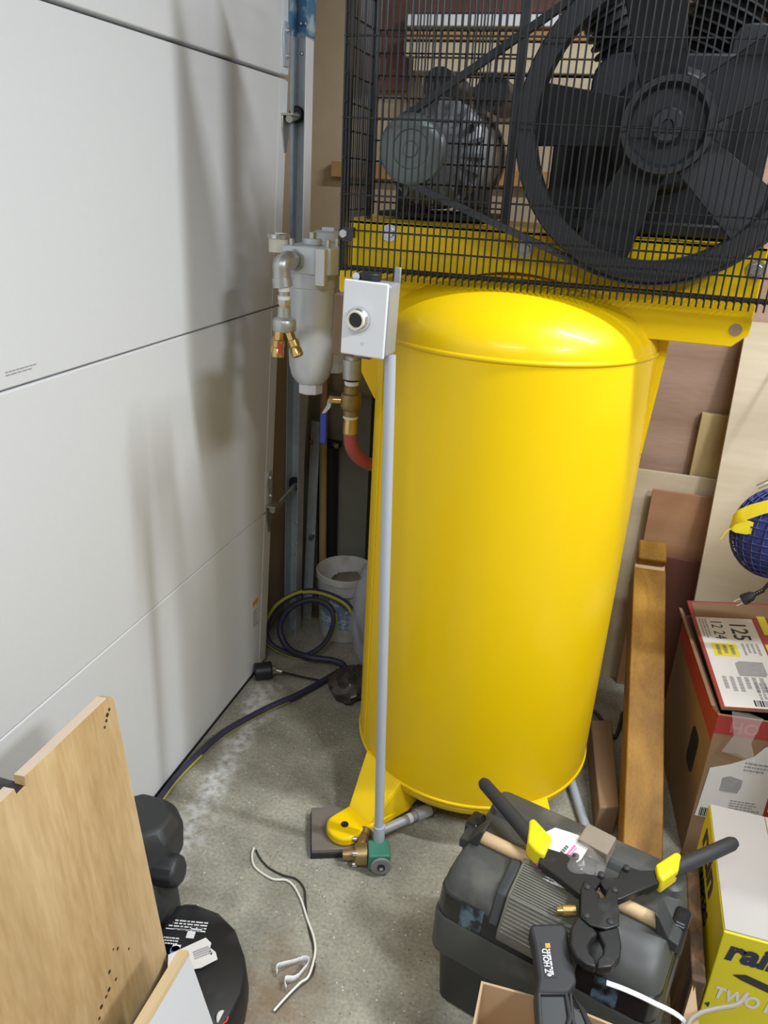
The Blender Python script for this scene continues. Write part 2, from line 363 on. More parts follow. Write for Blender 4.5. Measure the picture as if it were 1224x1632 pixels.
def frame(o, x, y):
    """matrix whose local X runs along x, local Y along y, at o"""
    x = V(x).normalized(); z = x.cross(V(y)).normalized(); y = z.cross(x)
    return Matrix(((x.x, y.x, z.x, o[0]), (x.y, y.y, z.y, o[1]), (x.z, y.z, z.z, o[2]), (0, 0, 0, 1)))
def spline(pts, n=8):
    P = [V(p) for p in pts]; out = []
    for i in range(len(P) - 1):
        a, b, c, d = P[max(i - 1, 0)], P[i], P[i + 1], P[min(i + 2, len(P) - 1)]
        for k in range(n):
            t = k / n
            out.append(0.5 * ((2 * b) + (c - a) * t + (2 * a - 5 * b + 4 * c - d) * t * t + (3 * b - a - 3 * c + d) * t ** 3))
    out.append(P[-1]); return out
def rrect(x0, y0, x1, y1, r, n=4):
    o = []
    for cx, cy, a in ((x1 - r, y1 - r, 0), (x0 + r, y1 - r, 90), (x0 + r, y0 + r, 180), (x1 - r, y0 + r, 270)):
        for k in range(n + 1):
            t = math.radians(a + 90 * k / n); o.append((cx + r * math.cos(t), cy + r * math.sin(t)))
    return o
def crumple(c, r, amp, sc, seed, seg=28, rings=18, zmin=None):
    mb = MB(); mb.sphere(c, r, seg, rings)
    for i, p in enumerate(mb.v):
        q = noise.noise((p - V(c)) * sc + V((seed, seed * 2.1, 0))) + 0.6 * noise.noise((p - V(c)) * sc * 2.7 + V((seed * 3, 1, 5)))
        p2 = p + (p - V(c)).normalized() * q * amp
        if zmin is not None and p2.z < zmin: p2.z = zmin
        mb.v[i] = p2
    return mb
def bars(mtx, w, h, rows, frac=0.55, mb=None, words=True, dz=0.0004):
    """rows of fine illegible print as thin strips"""
    mb = mb or MB()
    for i in range(rows):
        y = h * (1 - (i + .5) / rows); x = 0
        end = w * random.uniform(.75, 1)
        while x < end:
            l = random.uniform(.06, .18) * w if words else end
            mb.box((x, y - h / rows * frac / 2, 0), (min(x + l, end), y + h / rows * frac / 2, dz), mtx); x += l + .03 * w
    return mb

# ================================================================== STRUCTURE
struct('floor', MB().box((-1.25, -3.0, -0.1), (3.2, 2.75, 0.0)), 'floor')
struct('ceiling', MB().box((-1.25, -3.0, 2.7), (3.2, 2.75, 2.8)), 'ceilingm')
struct('wall_back', MB().box((-1.25, 2.58, 0.0), (3.2, 2.75, 2.7)), 'wallboard')
struct('wall_right', MB().box((3.0, -3.0, 0.0), (3.2, 2.58, 2.7)), 'wallwhite')
struct('wall_front', MB().box((-1.25, -3.2, 0.0), (3.2, -3.0, 2.7)), 'wallwhite')
struct('wall_left', MB().box((-1.25, -3.0, 2.32), (-1.0, 2.58, 2.7)).box((-1.25, -3.0, 0), (-1.0, -2.6, 2.32)), 'wallwhite')
struct('trim_1', MB().box((-1.25, 2.2, 0.0), (-1.02, 2.58, 2.32)), 'jamb')           # door jamb
struct('baseboard_back', MB().box((-1.02, 2.52, 0.0), (3.0, 2.58, 0.80)), 'concrete')   # concrete stem wall
# ---- garage door (left side)
door = bpy.data.objects.new('door_1', None); COL.objects.link(door); door.location = (-0.941, 1.0, 0); WL['door_1'] = V((-0.941, 1.0, 0))
door['kind'] = 'structure'; door['label'] = 'white sectional garage door along the left side'
DX = -0.941
def dend(z): return 2.015 + 0.105 * z
zs = [0.020, 0.540, 1.150, 1.735, 2.33]
for i in range(4):
    a, b = zs[i] + (0, .0008, .0016, .0035)[i], zs[i + 1] - (.0008, .0016, .0035, 0)[i]
    if i == 3: b = zs[4]
    mb = MB().prism([(-2.6, a), (dend(a), a), (dend(b), b), (-2.6, b)], DX - .045, DX, 'x')
    obj('door_panel', mb, 'door', door, bev=.003)
    obj('end_stile', MB().prism([(dend(a) - .045, a + .004), (dend(a) + .003, a + .004), (dend(b) + .003, b - .004), (dend(b) - .045, b - .004)], DX, DX + .0016, 'x'), 'door', door)
obj('seam_backing', MB().box((DX - .06, -2.6, 0.5), (DX - .046, 2.04, 2.3)), 'doorgap', door)
obj('bottom_seal', MB().box((DX - .045, -2.6, 0.0), (DX - .006, 2.015, 0.0195)), 'blackrub', door)
def hinge(z0, lower):
    y1 = dend(z0) + .003
    e = obj('door_hinge', MB().prism([(y1 - .032, z0 + .025), (y1 - .004, z0 + .025), (y1 + .002, z0 + .10), (y1 - .006, z0 + .128), (y1 - .026, z0 + .128), (y1 - .038, z0 + .10)], DX + .0016, DX + .006, 'x'), 'galv', door, bev=.001)
    mb = MB()
    for zz in (z0 + .05, z0 + .108): mb.sphere((DX + .007, y1 - .017, zz), .006, 8, 6)
    obj('hinge_bolts', mb, 'chrome', e)
    zb = z0 - lower
    b = obj('roller_bracket', MB().prism([(y1 - .045, zb + .008), (y1 + .005, zb + .008), (y1 + .002, zb - .03), (y1 - .018, zb - .085), (y1 - .030, zb - .085), (y1 - .045, zb - .03)], DX + .0016, DX + .006, 'x').box((DX + .002, y1 - .046, zb + .004), (DX + .034, y1 + .006, zb + .010)), 'zinc', door, bev=.001)
    obj('roller_stem', MB().cyl((DX + .022, y1 - .04, zb - .004), (DX + .018, 2.235, zb + .010), .0095), 'zinc', b)
    obj('roller_wheel', MB().lathe([(0, -.009), (.018, -.009), (.022, -.004), (.022, .004), (.018, .009), (0, .009)], (DX + .012, 2.236, zb + .012), 'y', 20), 'black', b)
hinge(1.735, .095); hinge(0.540, -.015)
for y, z, w in ((1.93, .175, .045), (2.00, .245, .028)):
    mb = MB().box((DX, y, z), (DX + .0006, y + w, z + .11))
    p = obj('warning_sticker', mb, 'paper', door)
    fm = frame((DX + .0006, y + .004, z + .01), (0, 1, 0), (0, 0, 1))
    obj('fine_print', bars(fm, w - .01, .06, 7), 'inkgrey', p, kind='stuff')
    obj('orange_header', MB().box((DX + .0006, y + .004, z + .085), (DX + .001, y + w - .004, z + .102)), 'cartonorange', p)
obj('small_stamp', bars(frame((DX + .0005, 1.040, 1.172), (0, 1, 0), (0, 0, 1)), .075, .010, 2, .35), 'inkgrey', door, kind='stuff')
# ---- vertical track
def trk(z): return -.953 + .0106 * z
tk = thing('door_track', 'tall galvanized steel channel rising beside the garage door edge', 'door track', (-.96, 2.25, 0))
def channel(z0, z1, g=0.0):
    def ring(z):
        x = trk(z); a = x - g; b = x + .043 + g; y0, y1 = 2.205 - g, 2.256 + g; t = .0022
        return [(a, y0, z), (a, y1, z), (b, y1, z), (b, y0, z), (b - t, y0, z), (b - t, y1 - t, z), (a + t, y1 - t, z), (a + t, y0, z)]
    return MB().loft([ring(z0), ring(z1)])
obj('channel', channel(.0, 1.835), 'galv', tk)
obj('edge_lip', MB().loft([[(trk(z) + .0435, 2.203, z), (trk(z) + .0455, 2.203, z), (trk(z) + .0455, 2.254, z), (trk(z) + .0435, 2.254, z)] for z in (1.30, 1.83)]), 'galv_bright', tk)
obj('blue_film_section', channel(1.837, 2.30, .004), 'bluefilm', tk)
for z, x in ((1.80, .012), (1.80, .032), (1.87, .008), (1.87, .022), (1.87, .036), (1.02, .022), (.98, .022), (.30, .022), (.34, .022), (.42, .022)):
    obj('track_bolt', MB().sphere((trk(z) + x, 2.253, z), .0055, 8, 6), 'chrome', tk)

# ================================================================== AIR COMPRESSOR
TX, TY, TR = -0.207, 1.762, 0.305
ac = thing('air_compressor', 'big yellow upright tank air compressor with black wire belt guard', 'air compressor', (TX, TY, 0))
prof = []
ZB, ZT = 0.137, 1.200
for k in range(15):
    t = -PI / 2 + PI / 2 * k / 14; prof.append((max(TR * math.cos(t), .0005), ZB + .118 * math.sin(t)))
prof.append((TR, 0.6))
for k in range(15):
    t = PI / 2 * k / 14; prof.append((max(TR * math.cos(t), .0005), ZT + .142 * math.sin(t)))
tank = obj('tank', MB().lathe(prof, (TX, TY, 0), seg=96), 'yellow', ac, smooth=60)
for z in (ZB, ZT):
    obj('weld_seam', MB().lathe([(TR - .002, z - .006), (TR + .0022, z - .004), (TR + .0032, z), (TR + .0022, z + .004), (TR - .002, z + .006)], (TX, TY, 0), seg=96), 'yellow', tank, smooth=70)
obj('side_seam', MB().tube([(TX - .2505, TY - .1755, .16), (TX - .2505, TY - .1755, 1.19)], .0028, 8), 'yellow', tank)
obj('seam_lug', MB().sphere((TX - .226, TY - .206, 1.196), (.012, .012, .008), 10, 8), 'yellow', tank)
def leg(ang):
    d = V((math.cos(ang), math.sin(ang), 0)); s = V((-d.y, d.x, 0)); c = V((TX, TY, 0))
    mb = MB()
    # channel shaped leg under the bottom head: web facing outwards, two cheeks
    def P(r, w, z): return c + d * r + s * w + V((0, 0, z))
    mb.loft([[P(.302, -.088, .150), P(.304, .046, .140), P(.290, .046, .140), P(.288, -.088, .150)],
             [P(.405, -.036, .045), P(.405, .036, .045), P(.391, .036, .045), P(.391, -.036, .045)]])
    for w in (-.046, .036):
        a, b = w, w + .010; k = -.8 if w < 0 else 1
        mb.loft([[P(.302, a, .135), P(.302, b, .135), P(.20, b, .085), P(.20, a, .085)], [P(.403, a - .008 * k, .04), P(.403, b - .008 * k, .04), P(.27, b, .03), P(.27, a, .03)]])
    o = obj('leg', mb, 'yellow', ac, bev=.003)
    ring = []
    for k in range(11):
        t = -PI / 2 + PI * k / 10; ring.append((.445 + .038 * math.cos(t), .044 * math.sin(t)))
    ring = [(.25, -.044)] + ring + [(.25, .044)]
    ft = MB().loft([[P(r, w, .028) for r, w in ring], [P(r, w, .055) for r, w in ring]])
    f = obj('foot_pad', ft, 'yellow', o, bev=.007, bseg=3)
    obj('bolt_hole', MB().cyl(P(.440, 0, .0545), P(.440, 0, .0562), .0095), 'black', f)
A0 = math.atan2(-.387, -.243)
for a in (A0, math.radians(309), PI / 2): leg(a)
# platform with arched front skirt
CXp = -.165
arch = []
for k in range(13):
    t = k / 12; x = -.417 + (.006 + .417) * t
    arch.append((x, 1.283 + .058 * math.sin(PI * t)))
skirt = [(-.585, 1.420), (-.585, 1.276), (-.560, 1.243), (-.435, 1.243), (-.422, 1.256)] + arch + [(.018, 1.258), (.038, 1.236), (.219, 1.236), (.246, 1.262), (.246, 1.420)]
SY = 1.650
pf = obj('platform', MB().prism(skirt, SY, SY + .008, 'y').prism(skirt, 2.10, 2.108, 'y')
         .box((-.585, SY, 1.412), (.246, 2.108, 1.420)).box((-.585, SY + .008, 1.30), (-.578, 2.10, 1.412)).box((.239, SY + .008, 1.30), (.246, 2.10, 1.412)), 'yellow', ac, bev=.002)
obj('lug_hole', MB().cyl((.220, SY - .0005, 1.269), (.220, SY - .0012, 1.269), .0118), 'pinkply', pf)
obj('weld_fillet', MB().tube([(.006, SY + .003, 1.290), (.020, SY - .002, 1.262), (.040, SY - .004, 1.235)], [.003, .007, .004], 8), 'yellow', pf)
obj('weld_fillet', MB().tube([(-.416, SY, 1.282), (-.426, SY - .003, 1.262), (-.445, SY - .005, 1.240)], [.003, .006, .004], 8), 'yellow', pf)
for sgn, xx in ((1, TX + TR - .012), (-1, TX - TR + .012)):
    w = .023 if sgn > 0 else .045
    obj('gusset', MB().prism([(xx, 1.30), (xx + sgn * w, 1.30), (xx + sgn * w, 1.21 if sgn > 0 else 1.09), (xx + sgn * .010, .98 if sgn > 0 else 1.03), (xx, .98 if sgn > 0 else 1.03)], TY - .06, TY + .06, 'y'), 'yellow', ac, bev=.004)
for x, z in ((-.477, 1.399), (-.196, 1.388), (.232, 1.381)):
    b = obj('platform_bolt', MB().hexa((x, SY, z), (x, SY - .010, z), .0108), 'chrome', ac, bev=.001)
    obj('washer', MB().cyl((x, SY, z), (x, SY - .003, z), .017), 'chrome', b)
# motor
MX, MZ = -.429, 1.556
mo = obj('motor', MB().lathe([(0, 1.795), (.045, 1.795), (.085, 1.80), (.108, 1.815), (.112, 1.84), (.112, 1.87), (.104, 1.875), (.104, 2.05), (.112, 2.055), (.112, 2.08), (.09, 2.10), (0, 2.10)], (MX, 0, MZ), 'y', 36), 'motor', ac)
mb = MB()
for k in range(20):
    a = 2 * PI * k / 20; mb.box((-.004, 1.796, .062), (.004, 1.84, .1075), Matrix.Translation((MX, 0, MZ)) @ Matrix.Rotation(a, 4, 'Y'))
obj('end_bell_ribs', mb, 'motor', mo)
mb = MB()
for a in (.6, 2.2, 3.9, 5.4): mb.hexa((MX + .092 * math.cos(a), 1.803, MZ + .092 * math.sin(a)), (MX + .092 * math.cos(a), 1.79, MZ + .092 * math.sin(a)), .008)
obj('through_bolts', mb, 'black', mo)
obj('motor_shaft', MB().cyl((MX, 1.80, MZ), (MX, 1.61, MZ), .013), 'zinc', mo)
obj('motor_pulley', MB().lathe([(0, 1.596), (.013, 1.596), (.015, 1.600), (.034, 1.601), (.036, 1.598), (.057, 1.598), (.0635, 1.602), (.0635, 1.608), (.053, 1.614), (.0635, 1.622), (.0635, 1.630), (.048, 1.638), (0, 1.638)], (MX, 0, MZ), 'y', 40), 'pulley', mo)
obj('motor_base', MB().box((MX - .12, 1.80, 1.425), (MX + .12, 2.09, 1.436)).box((MX - .09, 1.83, 1.436), (MX - .06, 2.06, 1.49)).box((MX + .06, 1.83, 1.436), (MX + .09, 2.06, 1.49)), 'castdark', mo, bev=.002)
obj('capacitor_cover', MB().cyl((MX - .01, 1.84, 1.690), (MX - .01, 2.03, 1.690), .036), 'black', mo)
obj('capacitor_cover', MB().cyl((MX + .105, 1.84, 1.680), (MX + .105, 2.03, 1.680), .036), 'black', mo)
# pump
PX, PZ = .0315, 1.611
pu = obj('pump', MB().prism(rrect(PX - .21, 1.43, PX + .18, 1.62, .04), 1.78, 1.99, 'y').prism(rrect(PX - .15, 1.427, PX + .19, 1.745, .05), 1.76, 2.02, 'y').prism([(PX - .16, 1.425), (PX + .18, 1.425), (PX + .18, 1.45), (PX - .16, 1.45)], 1.74, 2.04, 'y')
         .lathe([(0, 1.74), (.10, 1.74), (.115, 1.76), (.115, 1.78)], (PX, 0, PZ), 'y', 32), 'castdark', ac, bev=.005)
for ang, r, h in ((22, .085, .30), (-30, .07, .26)):
    mt = Matrix.Translation((PX, 1.89, PZ)) @ Matrix.Rotation(math.radians(ang), 4, 'Y')
    pr = [(0, .06)]
    z = .08
    while z < h: pr += [(r * .78, z), (r * .78, z + .006), (r, z + .007), (r, z + .011), (r * .78, z + .012)]; z += .018
    pr += [(r, h), (r, h + .06), (0, h + .06)]
    obj('cylinder', MB(mt).lathe(pr, seg=28), 'castdark', pu)
obj('side_plate', MB().prism(rrect(.125, 1.43, .205, 1.80, .03), 1.80, 1.98, 'y'), 'castdark', pu, bev=.004)
fw = obj('flywheel', MB().lathe([(.228, 1.592), (.261, 1.592), (.2635, 1.595), (.2635, 1.632), (.261, 1.635), (.228, 1.635), (.226, 1.632), (.226, 1.595), (.228, 1.592)], (PX, 0, PZ), 'y', 80), 'flywheel', ac, smooth=35)
for k in range(5):
    a = math.radians(105 + 72 * k)
    def sp(r, w, y): return (PX + r * math.cos(a) - w * math.sin(a), y, PZ + r * math.sin(a) + w * math.cos(a))
    obj('spoke', MB().loft([[sp(.06, -.038, 1.604), sp(.06, .038, 1.622), sp(.06, .038, 1.630), sp(.06, -.038, 1.612)],
                            [sp(.230, -.052, 1.600), sp(.230, .052, 1.622), sp(.230, .052, 1.630), sp(.230, -.052, 1.608)]]), 'castdark', fw, bev=.002)
obj('hub_flange', MB().lathe([(0, 1.606), (.062, 1.606), (.064, 1.592), (.068, 1.586), (.078, 1.586), (.081, 1.592), (.081, 1.650), (0, 1.65)], (PX, 0, PZ), 'y', 48), 'flywheel', fw, smooth=35)
obj('shaft_cap', MB().lathe([(0, 1.588), (.008, 1.588), (.010, 1.584), (.025, 1.584), (.029, 1.588), (.029, 1.610), (0, 1.610)], (PX, 0, PZ), 'y', 32), 'flywheel', fw, smooth=35)
obj('crankshaft', MB().cyl((PX, 1.64, PZ), (PX, 1.80, PZ), .03), 'castdark', fw)
# finned tube rising behind the pump
pr = [(0, 1.45)]; z = 1.45
while z < 1.97: pr += [(.012, z), (.012, z + .004), (.021, z + .0045), (.021, z + .0065), (.012, z + .007)]; z += .011
obj('finned_tube', MB().lathe(pr + [(0, 1.98)], (.205, 2.03, 0), seg=14), 'castdark', pu)
# belt
bp = []
d = V((PX - MX, 0, PZ - MZ)); Lc = d.length; th = math.atan2(d.z, d.x); RB, rb = .2665, .058; ph = math.asin((RB - rb) / Lc)
for k in range(13):
    a = th + PI / 2 + ph + (PI - 2 * ph) * k / 12; bp.append((MX + rb * math.cos(a), MZ + rb * math.sin(a)))
for k in range(41):
    a = th - PI / 2 - ph + (PI + 2 * ph) * k / 40; bp.append((PX + RB * math.cos(a), PZ + RB * math.sin(a)))
N = len(bp); rings = []
for i in range(N):
    t = V((bp[(i + 1) % N][0] - bp[i - 1][0], 0, bp[(i + 1) % N][1] - bp[i - 1][1])).normalized(); n_ = V((t.z, 0, -t.x)); p = V((bp[i][0], 0, bp[i][1]))
    rings.append([p + n_ * .005 + V((0, 1.602, 0)), p + n_ * .005 + V((0, 1.626, 0)), p - n_ * .007 + V((0, 1.622, 0)), p - n_ * .007 + V((0, 1.606, 0))])
obj('drive_belt', MB().loft(rings, False, True), 'belt', ac, smooth=30)
# belt guard of black wire
GX0, GX1, GY0, GY1, GZ0, GZ1 = -.557, .300, 1.570, 1.745, 1.314, 1.98
guard = bpy.data.objects.new('belt_guard', None); COL.objects.link(guard); guard.parent = ac; WL['belt_guard'] = WL['air_compressor'].copy()
RW = .0017
nv = int((GX1 - GX0) / .0127) + 1
for i in range(nv):
    x = GX0 + (GX1 - GX0) * i / (nv - 1)
    obj('vertical_wire', MB().tube([(x, GY0, GZ0), (x, GY0, GZ1)], RW, 6), 'blackwire', guard)
for z in (1.334, 1.3725, 1.404, 1.470, 1.605, 1.740, 1.875, 1.975):
    obj('horizontal_wire', MB().tube([(GX0 - .003, GY0 + .003, z), (GX1 + .003, GY0 + .003, z)], RW * 1.05, 6), 'blackwire', guard)
for y in (1.584, 1.600, 1.618, 1.640):
    obj('bottom_wire', MB().tube([(GX0, y, 1.329), (GX1, y, 1.329)], RW * 1.1, 6), 'blackwire', guard)
mb = MB()
for i in range(nv):
    x = GX0 + (GX1 - GX0) * i / (nv - 1); mb.tube([(x, GY0, 1.326), (x, 1.649, 1.326)], RW, 4)
obj('bottom_mesh', mb, 'blackwire', guard, kind='stuff')
mb = MB()
ny = 14
for j in range(1, ny + 1):
    y = GY0 + (GY1 - GY0) * j / ny
    mb.tube([(GX0, y, 1.33 if y < 1.64 else 1.425), (GX0, y, GZ1)], RW, 4); mb.tube([(GX1, y, 1.33), (GX1, y, GZ1)], RW, 4)
for k in range(12):
    z = 1.44 + .048 * k
    mb.tube([(GX0 + .003, GY0, z), (GX0 + .003, GY1, z)], RW, 4); mb.tube([(GX1 - .003, GY0, z), (GX1 - .003, GY1, z)], RW, 4)
obj('side_mesh', mb, 'blackwire', guard, kind='stuff')
mb = MB(); x = GX0
while x < -.262:
    if abs(x - MX) > .016: mb.tube([(x, GY1, 1.43), (x, GY1, GZ1)], RW, 4)
    else: mb.tube([(x, GY1, 1.43), (x, GY1, 1.537)], RW, 4); mb.tube([(x, GY1, 1.575), (x, GY1, GZ1)], RW, 4)
    x += .0127
for k in range(9):
    z = 1.455 + .040 * k
    if abs(z - MZ) > .015: mb.tube([(GX0, GY1 - .003, z), (-.262, GY1 - .003, z)], RW, 4)
obj('rear_mesh', mb, 'blackwire', guard, kind='stuff')
for (x0, x1, y0, y1, z0) in ((GX0 - .001, GX0 + .007, GY0 + .004, GY0 + .030, 1.325), (-.264, -.246, 1.742, 1.748, 1.42), (GX1 - .010, GX1 + .001, GY0 + .004, GY0 + .016, 1.325), (GX0, GX0 + .008, GY1 - .010, GY1, 1.42)):
    obj('guard_post', MB().box((x0, y0, z0), (x1, y1, GZ1)), 'blackwire', guard, bev=.001)
obj('guard_clip', MB().box((-.552, 1.566, 1.383), (-.530, 1.5685, 1.409)).box((-.56, 1.568, 1.385), (-.552, 1.65, 1.405)), 'blackwire', guard)
obj('guard_bolt', MB().hexa((-.548, 1.566, 1.397), (-.548, 1.559, 1.397), .008), 'zinc', guard)

# ================================================================== AIR FILTERS, VALVE, HOSE
fl = thing('air_filter', 'silver compressed air filter bowl with elbow and brass couplers', 'air filter', (-.70, 1.78, 1.0))
FX, FY = -.702, 1.79
obj('bowl', MB().lathe([(0, 1.030), (.034, 1.030), (.046, 1.045), (.053, 1.070), (.0545, 1.10), (.0555, 1.258), (.0575, 1.260), (.0575, 1.292), (.05, 1.294), (0, 1.294)], (FX, FY, 0), seg=48), 'silver', fl)
obj('drain_nut', MB().lathe([(0, 1.003), (.029, 1.003), (.031, 1.006), (.031, 1.031), (0, 1.031)], (FX, FY, 0), seg=8), 'silver2', fl, smooth=20)
obj('head', MB().prism([(-.052, -.060), (.028, -.060), (.040, -.050), (.062, -.05), (.075, -.02), (.075, .05), (-.052, .05)], 1.292, 1.352, 'z', Matrix.Translation((FX, FY, 0))).cyl((FX, FY, 1.352), (FX, FY, 1.366), .022), 'silver', fl, bev=.003)
obj('head_rib', MB().box((FX + .033, FY - .068, 1.270), (FX + .056, FY - .045, 1.350)), 'silver2', fl, bev=.002)
for x, y, r, h in ((0, 0, .009, .024), (-.035, -.04, .0065, .010), (.05, -.03, .006, .012), (.05, .03, .006, .012)):
    obj('head_bolt', MB().hexa((FX + x, FY + y, 1.352), (FX + x, FY + y, 1.366 + h - .010), r), 'zinc', fl)
gx, gy = -.792, 1.80
g = obj('gauge', MB().lathe([(0, 1.330), (.023, 1.330), (.023, 1.360), (.026, 1.361), (.026, 1.368), (.022, 1.370), (0, 1.368)], (gx, gy, 0), seg=28), 'cream', fl)
obj('gauge_rim', MB().lathe([(.0235, 1.360), (.0268, 1.361), (.0268, 1.369), (.022, 1.3715), (.0215, 1.3685)], (gx, gy, 0), seg=28), 'chrome', g)
obj('gauge_stem', MB().cyl((gx, gy, 1.335), (FX - .04, FY, 1.335), .009), 'malleable', g)
EX, EY = -.725, 1.678
obj('pipe_nipple', MB().cyl((FX - .018, FY - .058, 1.322), (FX - .022, FY - .085, 1.322), .0165).hexa((FX - .018, FY - .060, 1.322), (FX - .019, FY - .070, 1.322), .024), 'malleable', fl)
el = obj('elbow', MB().tube(spline([(FX - .021, FY - .080, 1.322), (-.7235, 1.690, 1.324), (-.728, 1.672, 1.316), (-.728, 1.672, 1.300), (-.728, 1.672, 1.274)], 6), [.020] * 25, 18).tube([(-.728, 1.672, 1.287), (-.725, 1.672, 1.268)], .0225, 20), 'malleable', fl)
obj('thread_tape', MB().cyl((-.722, 1.672, 1.270), (-.722, 1.672, 1.259), .0135).cyl((-.722, 1.672, 1.249), (-.722, 1.672, 1.241), .0145), 'tape', el)
obj('hex_nipple', MB().cyl((-.722, 1.672, 1.260), (-.722, 1.672, 1.228), .0125).hexa((-.722, 1.672, 1.241), (-.722, 1.672, 1.231), .016), 'malleable', el)
obj('brass_bushing', MB().hexa((-.722, 1.672, 1.233), (-.722, 1.672, 1.222), .013), 'brass', el)
obj('manifold', MB().lathe([(0, 1.225), (.0145, 1.225), (.0155, 1.203), (.0245, 1.199), (.027, 1.195), (.027, 1.173), (.0245, 1.170), (0, 1.170)], (-.722, 1.672, 0), seg=28), 'malleable', fl)
for dx, dy, tx, ty in ((-.005, -.017, -.001, -.008), (.016, -.008, .028, -.006), (-.017, .008, -.014, .012)):
    a = V((-.722 + dx, 1.672 + dy, 1.171)); dr = V((tx, ty, -.060)).normalized()
    q = obj('quick_coupler', MB().hexa(a, a + dr * .018, .0105).tube([a + dr * .018, a + dr * .020, a + dr * .034, a + dr * .036, a + dr * .040, a + dr * .056, a + dr * .058], [.009, .0135, .0135, .0115, .0135, .0135, .011], 16), 'brass', fl)
    obj('coupler_mouth', MB().cyl(a + dr * .0575, a + dr * .0585, .008), 'black', q)
obj('red_tag', MB().box((-.722, 1.636, 1.126), (-.713, 1.638, 1.148)), 'red', fl, label='small red tag on a coupler')
obj('white_bracket', MB().box((-.772, 1.83, 1.035), (-.760, 1.85, 1.12)), 'silver2', fl)
# second filter behind, joined by a bridge
f2 = thing('rear_air_filter', 'second silver air filter half hidden behind the grey switch box', 'air filter', (-.70, 1.95, 1.03))
obj('bowl', MB().lathe([(0, 1.052), (.034, 1.052), (.044, 1.062), (.050, 1.09), (.051, 1.27), (0, 1.27)], (-.700, 1.95, 0), seg=36), 'silver2', f2)
obj('drain_nut', MB().lathe([(0, 1.025), (.03, 1.025), (.03, 1.052), (0, 1.052)], (-.700, 1.95, 0), seg=8), 'silver2', f2, smooth=20)
obj('head', MB().box((-.76, 1.90, 1.27), (-.645, 2.0, 1.335)), 'silver', f2, bev=.004)
obj('cap', MB().lathe([(0, 1.335), (.038, 1.335), (.038, 1.352), (.040, 1.353), (.040, 1.372), (.03, 1.376), (.0, 1.376)], (-.722, 1.95, 0), seg=32), 'silver', f2)
obj('cap_nut', MB().box((-.737, 1.94, 1.375), (-.705, 1.96, 1.384)), 'silver2', f2, bev=.001)
obj('bridge_pipe', MB().cyl((-.70, 1.90, 1.31), (-.70, 1.84, 1.325), .02), 'malleable', f2)
VX, VY = -.585, 1.76
obj('outlet_elbow', MB().tube(spline([(-.66, 1.93, 1.30), (-.62, 1.87, 1.22), (-.59, 1.80, 1.13), (VX, VY, 1.10), (VX, VY, 1.075)], 6), .019, 14).tube([(VX, VY, 1.105), (VX, VY, 1.058)], [.024, .022], 18), 'malleable', f2)
bv = thing('ball_valve', 'brass ball valve with blue lever above the red hose', 'valve', (VX, VY, .96))
obj('valve_body', MB().lathe([(0, 1.052), (.016, 1.052), (.016, 1.040), (.0185, 1.038), (.0185, 1.024), (.0245, 1.020), (.0255, 1.008), (.0255, .990), (.022, .984), (.0185, .980), (.0185, .966), (0, .966)], (VX, VY, 0), seg=24), 'brassold', bv)
obj('thread_tape', MB().lathe([(.0165, 1.052), (.0175, 1.050), (.0175, 1.044), (.0165, 1.042)], (VX, VY, 0), seg=20), 'tape', bv)
obj('white_ring', MB().lathe([(.017, .966), (.0185, .964), (.0185, .961), (.017, .959)], (VX, VY, 0), seg=20), 'tape', bv)
obj('hose_barb', MB().lathe([(0, .966), (.0165, .966), (.0165, .950), (.0175, .948), (.0175, .922), (0, .922)], (VX, VY, 0), seg=20), 'brass', bv)
obj('stem_nut', MB().cyl((VX - .022, VY - .01, 1.004), (VX - .042, VY - .016, 1.004), .009).hexa((VX - .040, VY - .016, 1.004), (VX - .050, VY - .018, 1.004), .010), 'brass', bv)
lv = obj('lever', MB().prism([(VX - .052, 1.006), (VX - .042, 1.006), (VX - .046, .985), (VX - .060, .968), (VX - .058, .900), (VX - .066, .900), (VX - .068, .968), (VX - .055, .990)], VY - .020, VY - .015, 'y'), 'zinc', bv)
obj('lever_sleeve', MB().prism(rrect(VX - .0705, .893, VX - .0545, .969, .006), VY - .024, VY - .011, 'y'), 'bluehandle', lv, bev=.002)
hp = spline([(VX, VY, .924), (VX + .002, VY + .005, .89), (-.572, 1.785, .855), (-.548, 1.83, .822), (-.515, 1.90, .80), (-.455, 2.01, .785), (-.36, 2.08, .775)], 6)
tag(obj('red_hose', MB().tube(hp, .0165, 14), 'redhose', loc=(VX, VY, .8)), 'faded red rubber hose curving from the brass valve behind the tank', 'hose')

# ================================================================== SWITCH BOX, CONDUIT, DRAIN VALVE
sb = thing('switch_box', 'electrical box with white cover plate and round push button', 'switch box', (-.44, 1.42, 1.2))
bm_ = Matrix.Translation((-.4335, 1.36, 1.2675)) @ Matrix.Rotation(math.radians(1.5), 4, 'Y') @ Matrix.Rotation(math.radians(-4), 4, 'Z')
obj('box', MB(bm_).prism(rrect(-.044, -.064, .045, .064, .006), .007, .056, 'y'), 'boxgrey', sb, bev=.002)
cp = obj('cover_plate', MB(bm_).prism(rrect(-.0425, -.0665, .0425, .0665, .003), 0, .0065, 'y'), 'plate', sb, bev=.0025)
rt = bm_ @ Matrix.Translation((-.009, 0, .0))
obj('button_ring', MB(rt).lathe([(.0, -.002), (.0215, -.001), (.0225, -.004), (.020, -.012), (.0155, -.016), (.0155, -.004)], (0, 0, 0), 'y', 32), 'chrome', cp)
obj('button_collar', MB(rt).lathe([(.0128, -.014), (.0135, -.020), (.0165, -.020), (.0172, -.012), (.0172, -.002)], (0, 0, 0), 'y', 32), 'cream', cp)
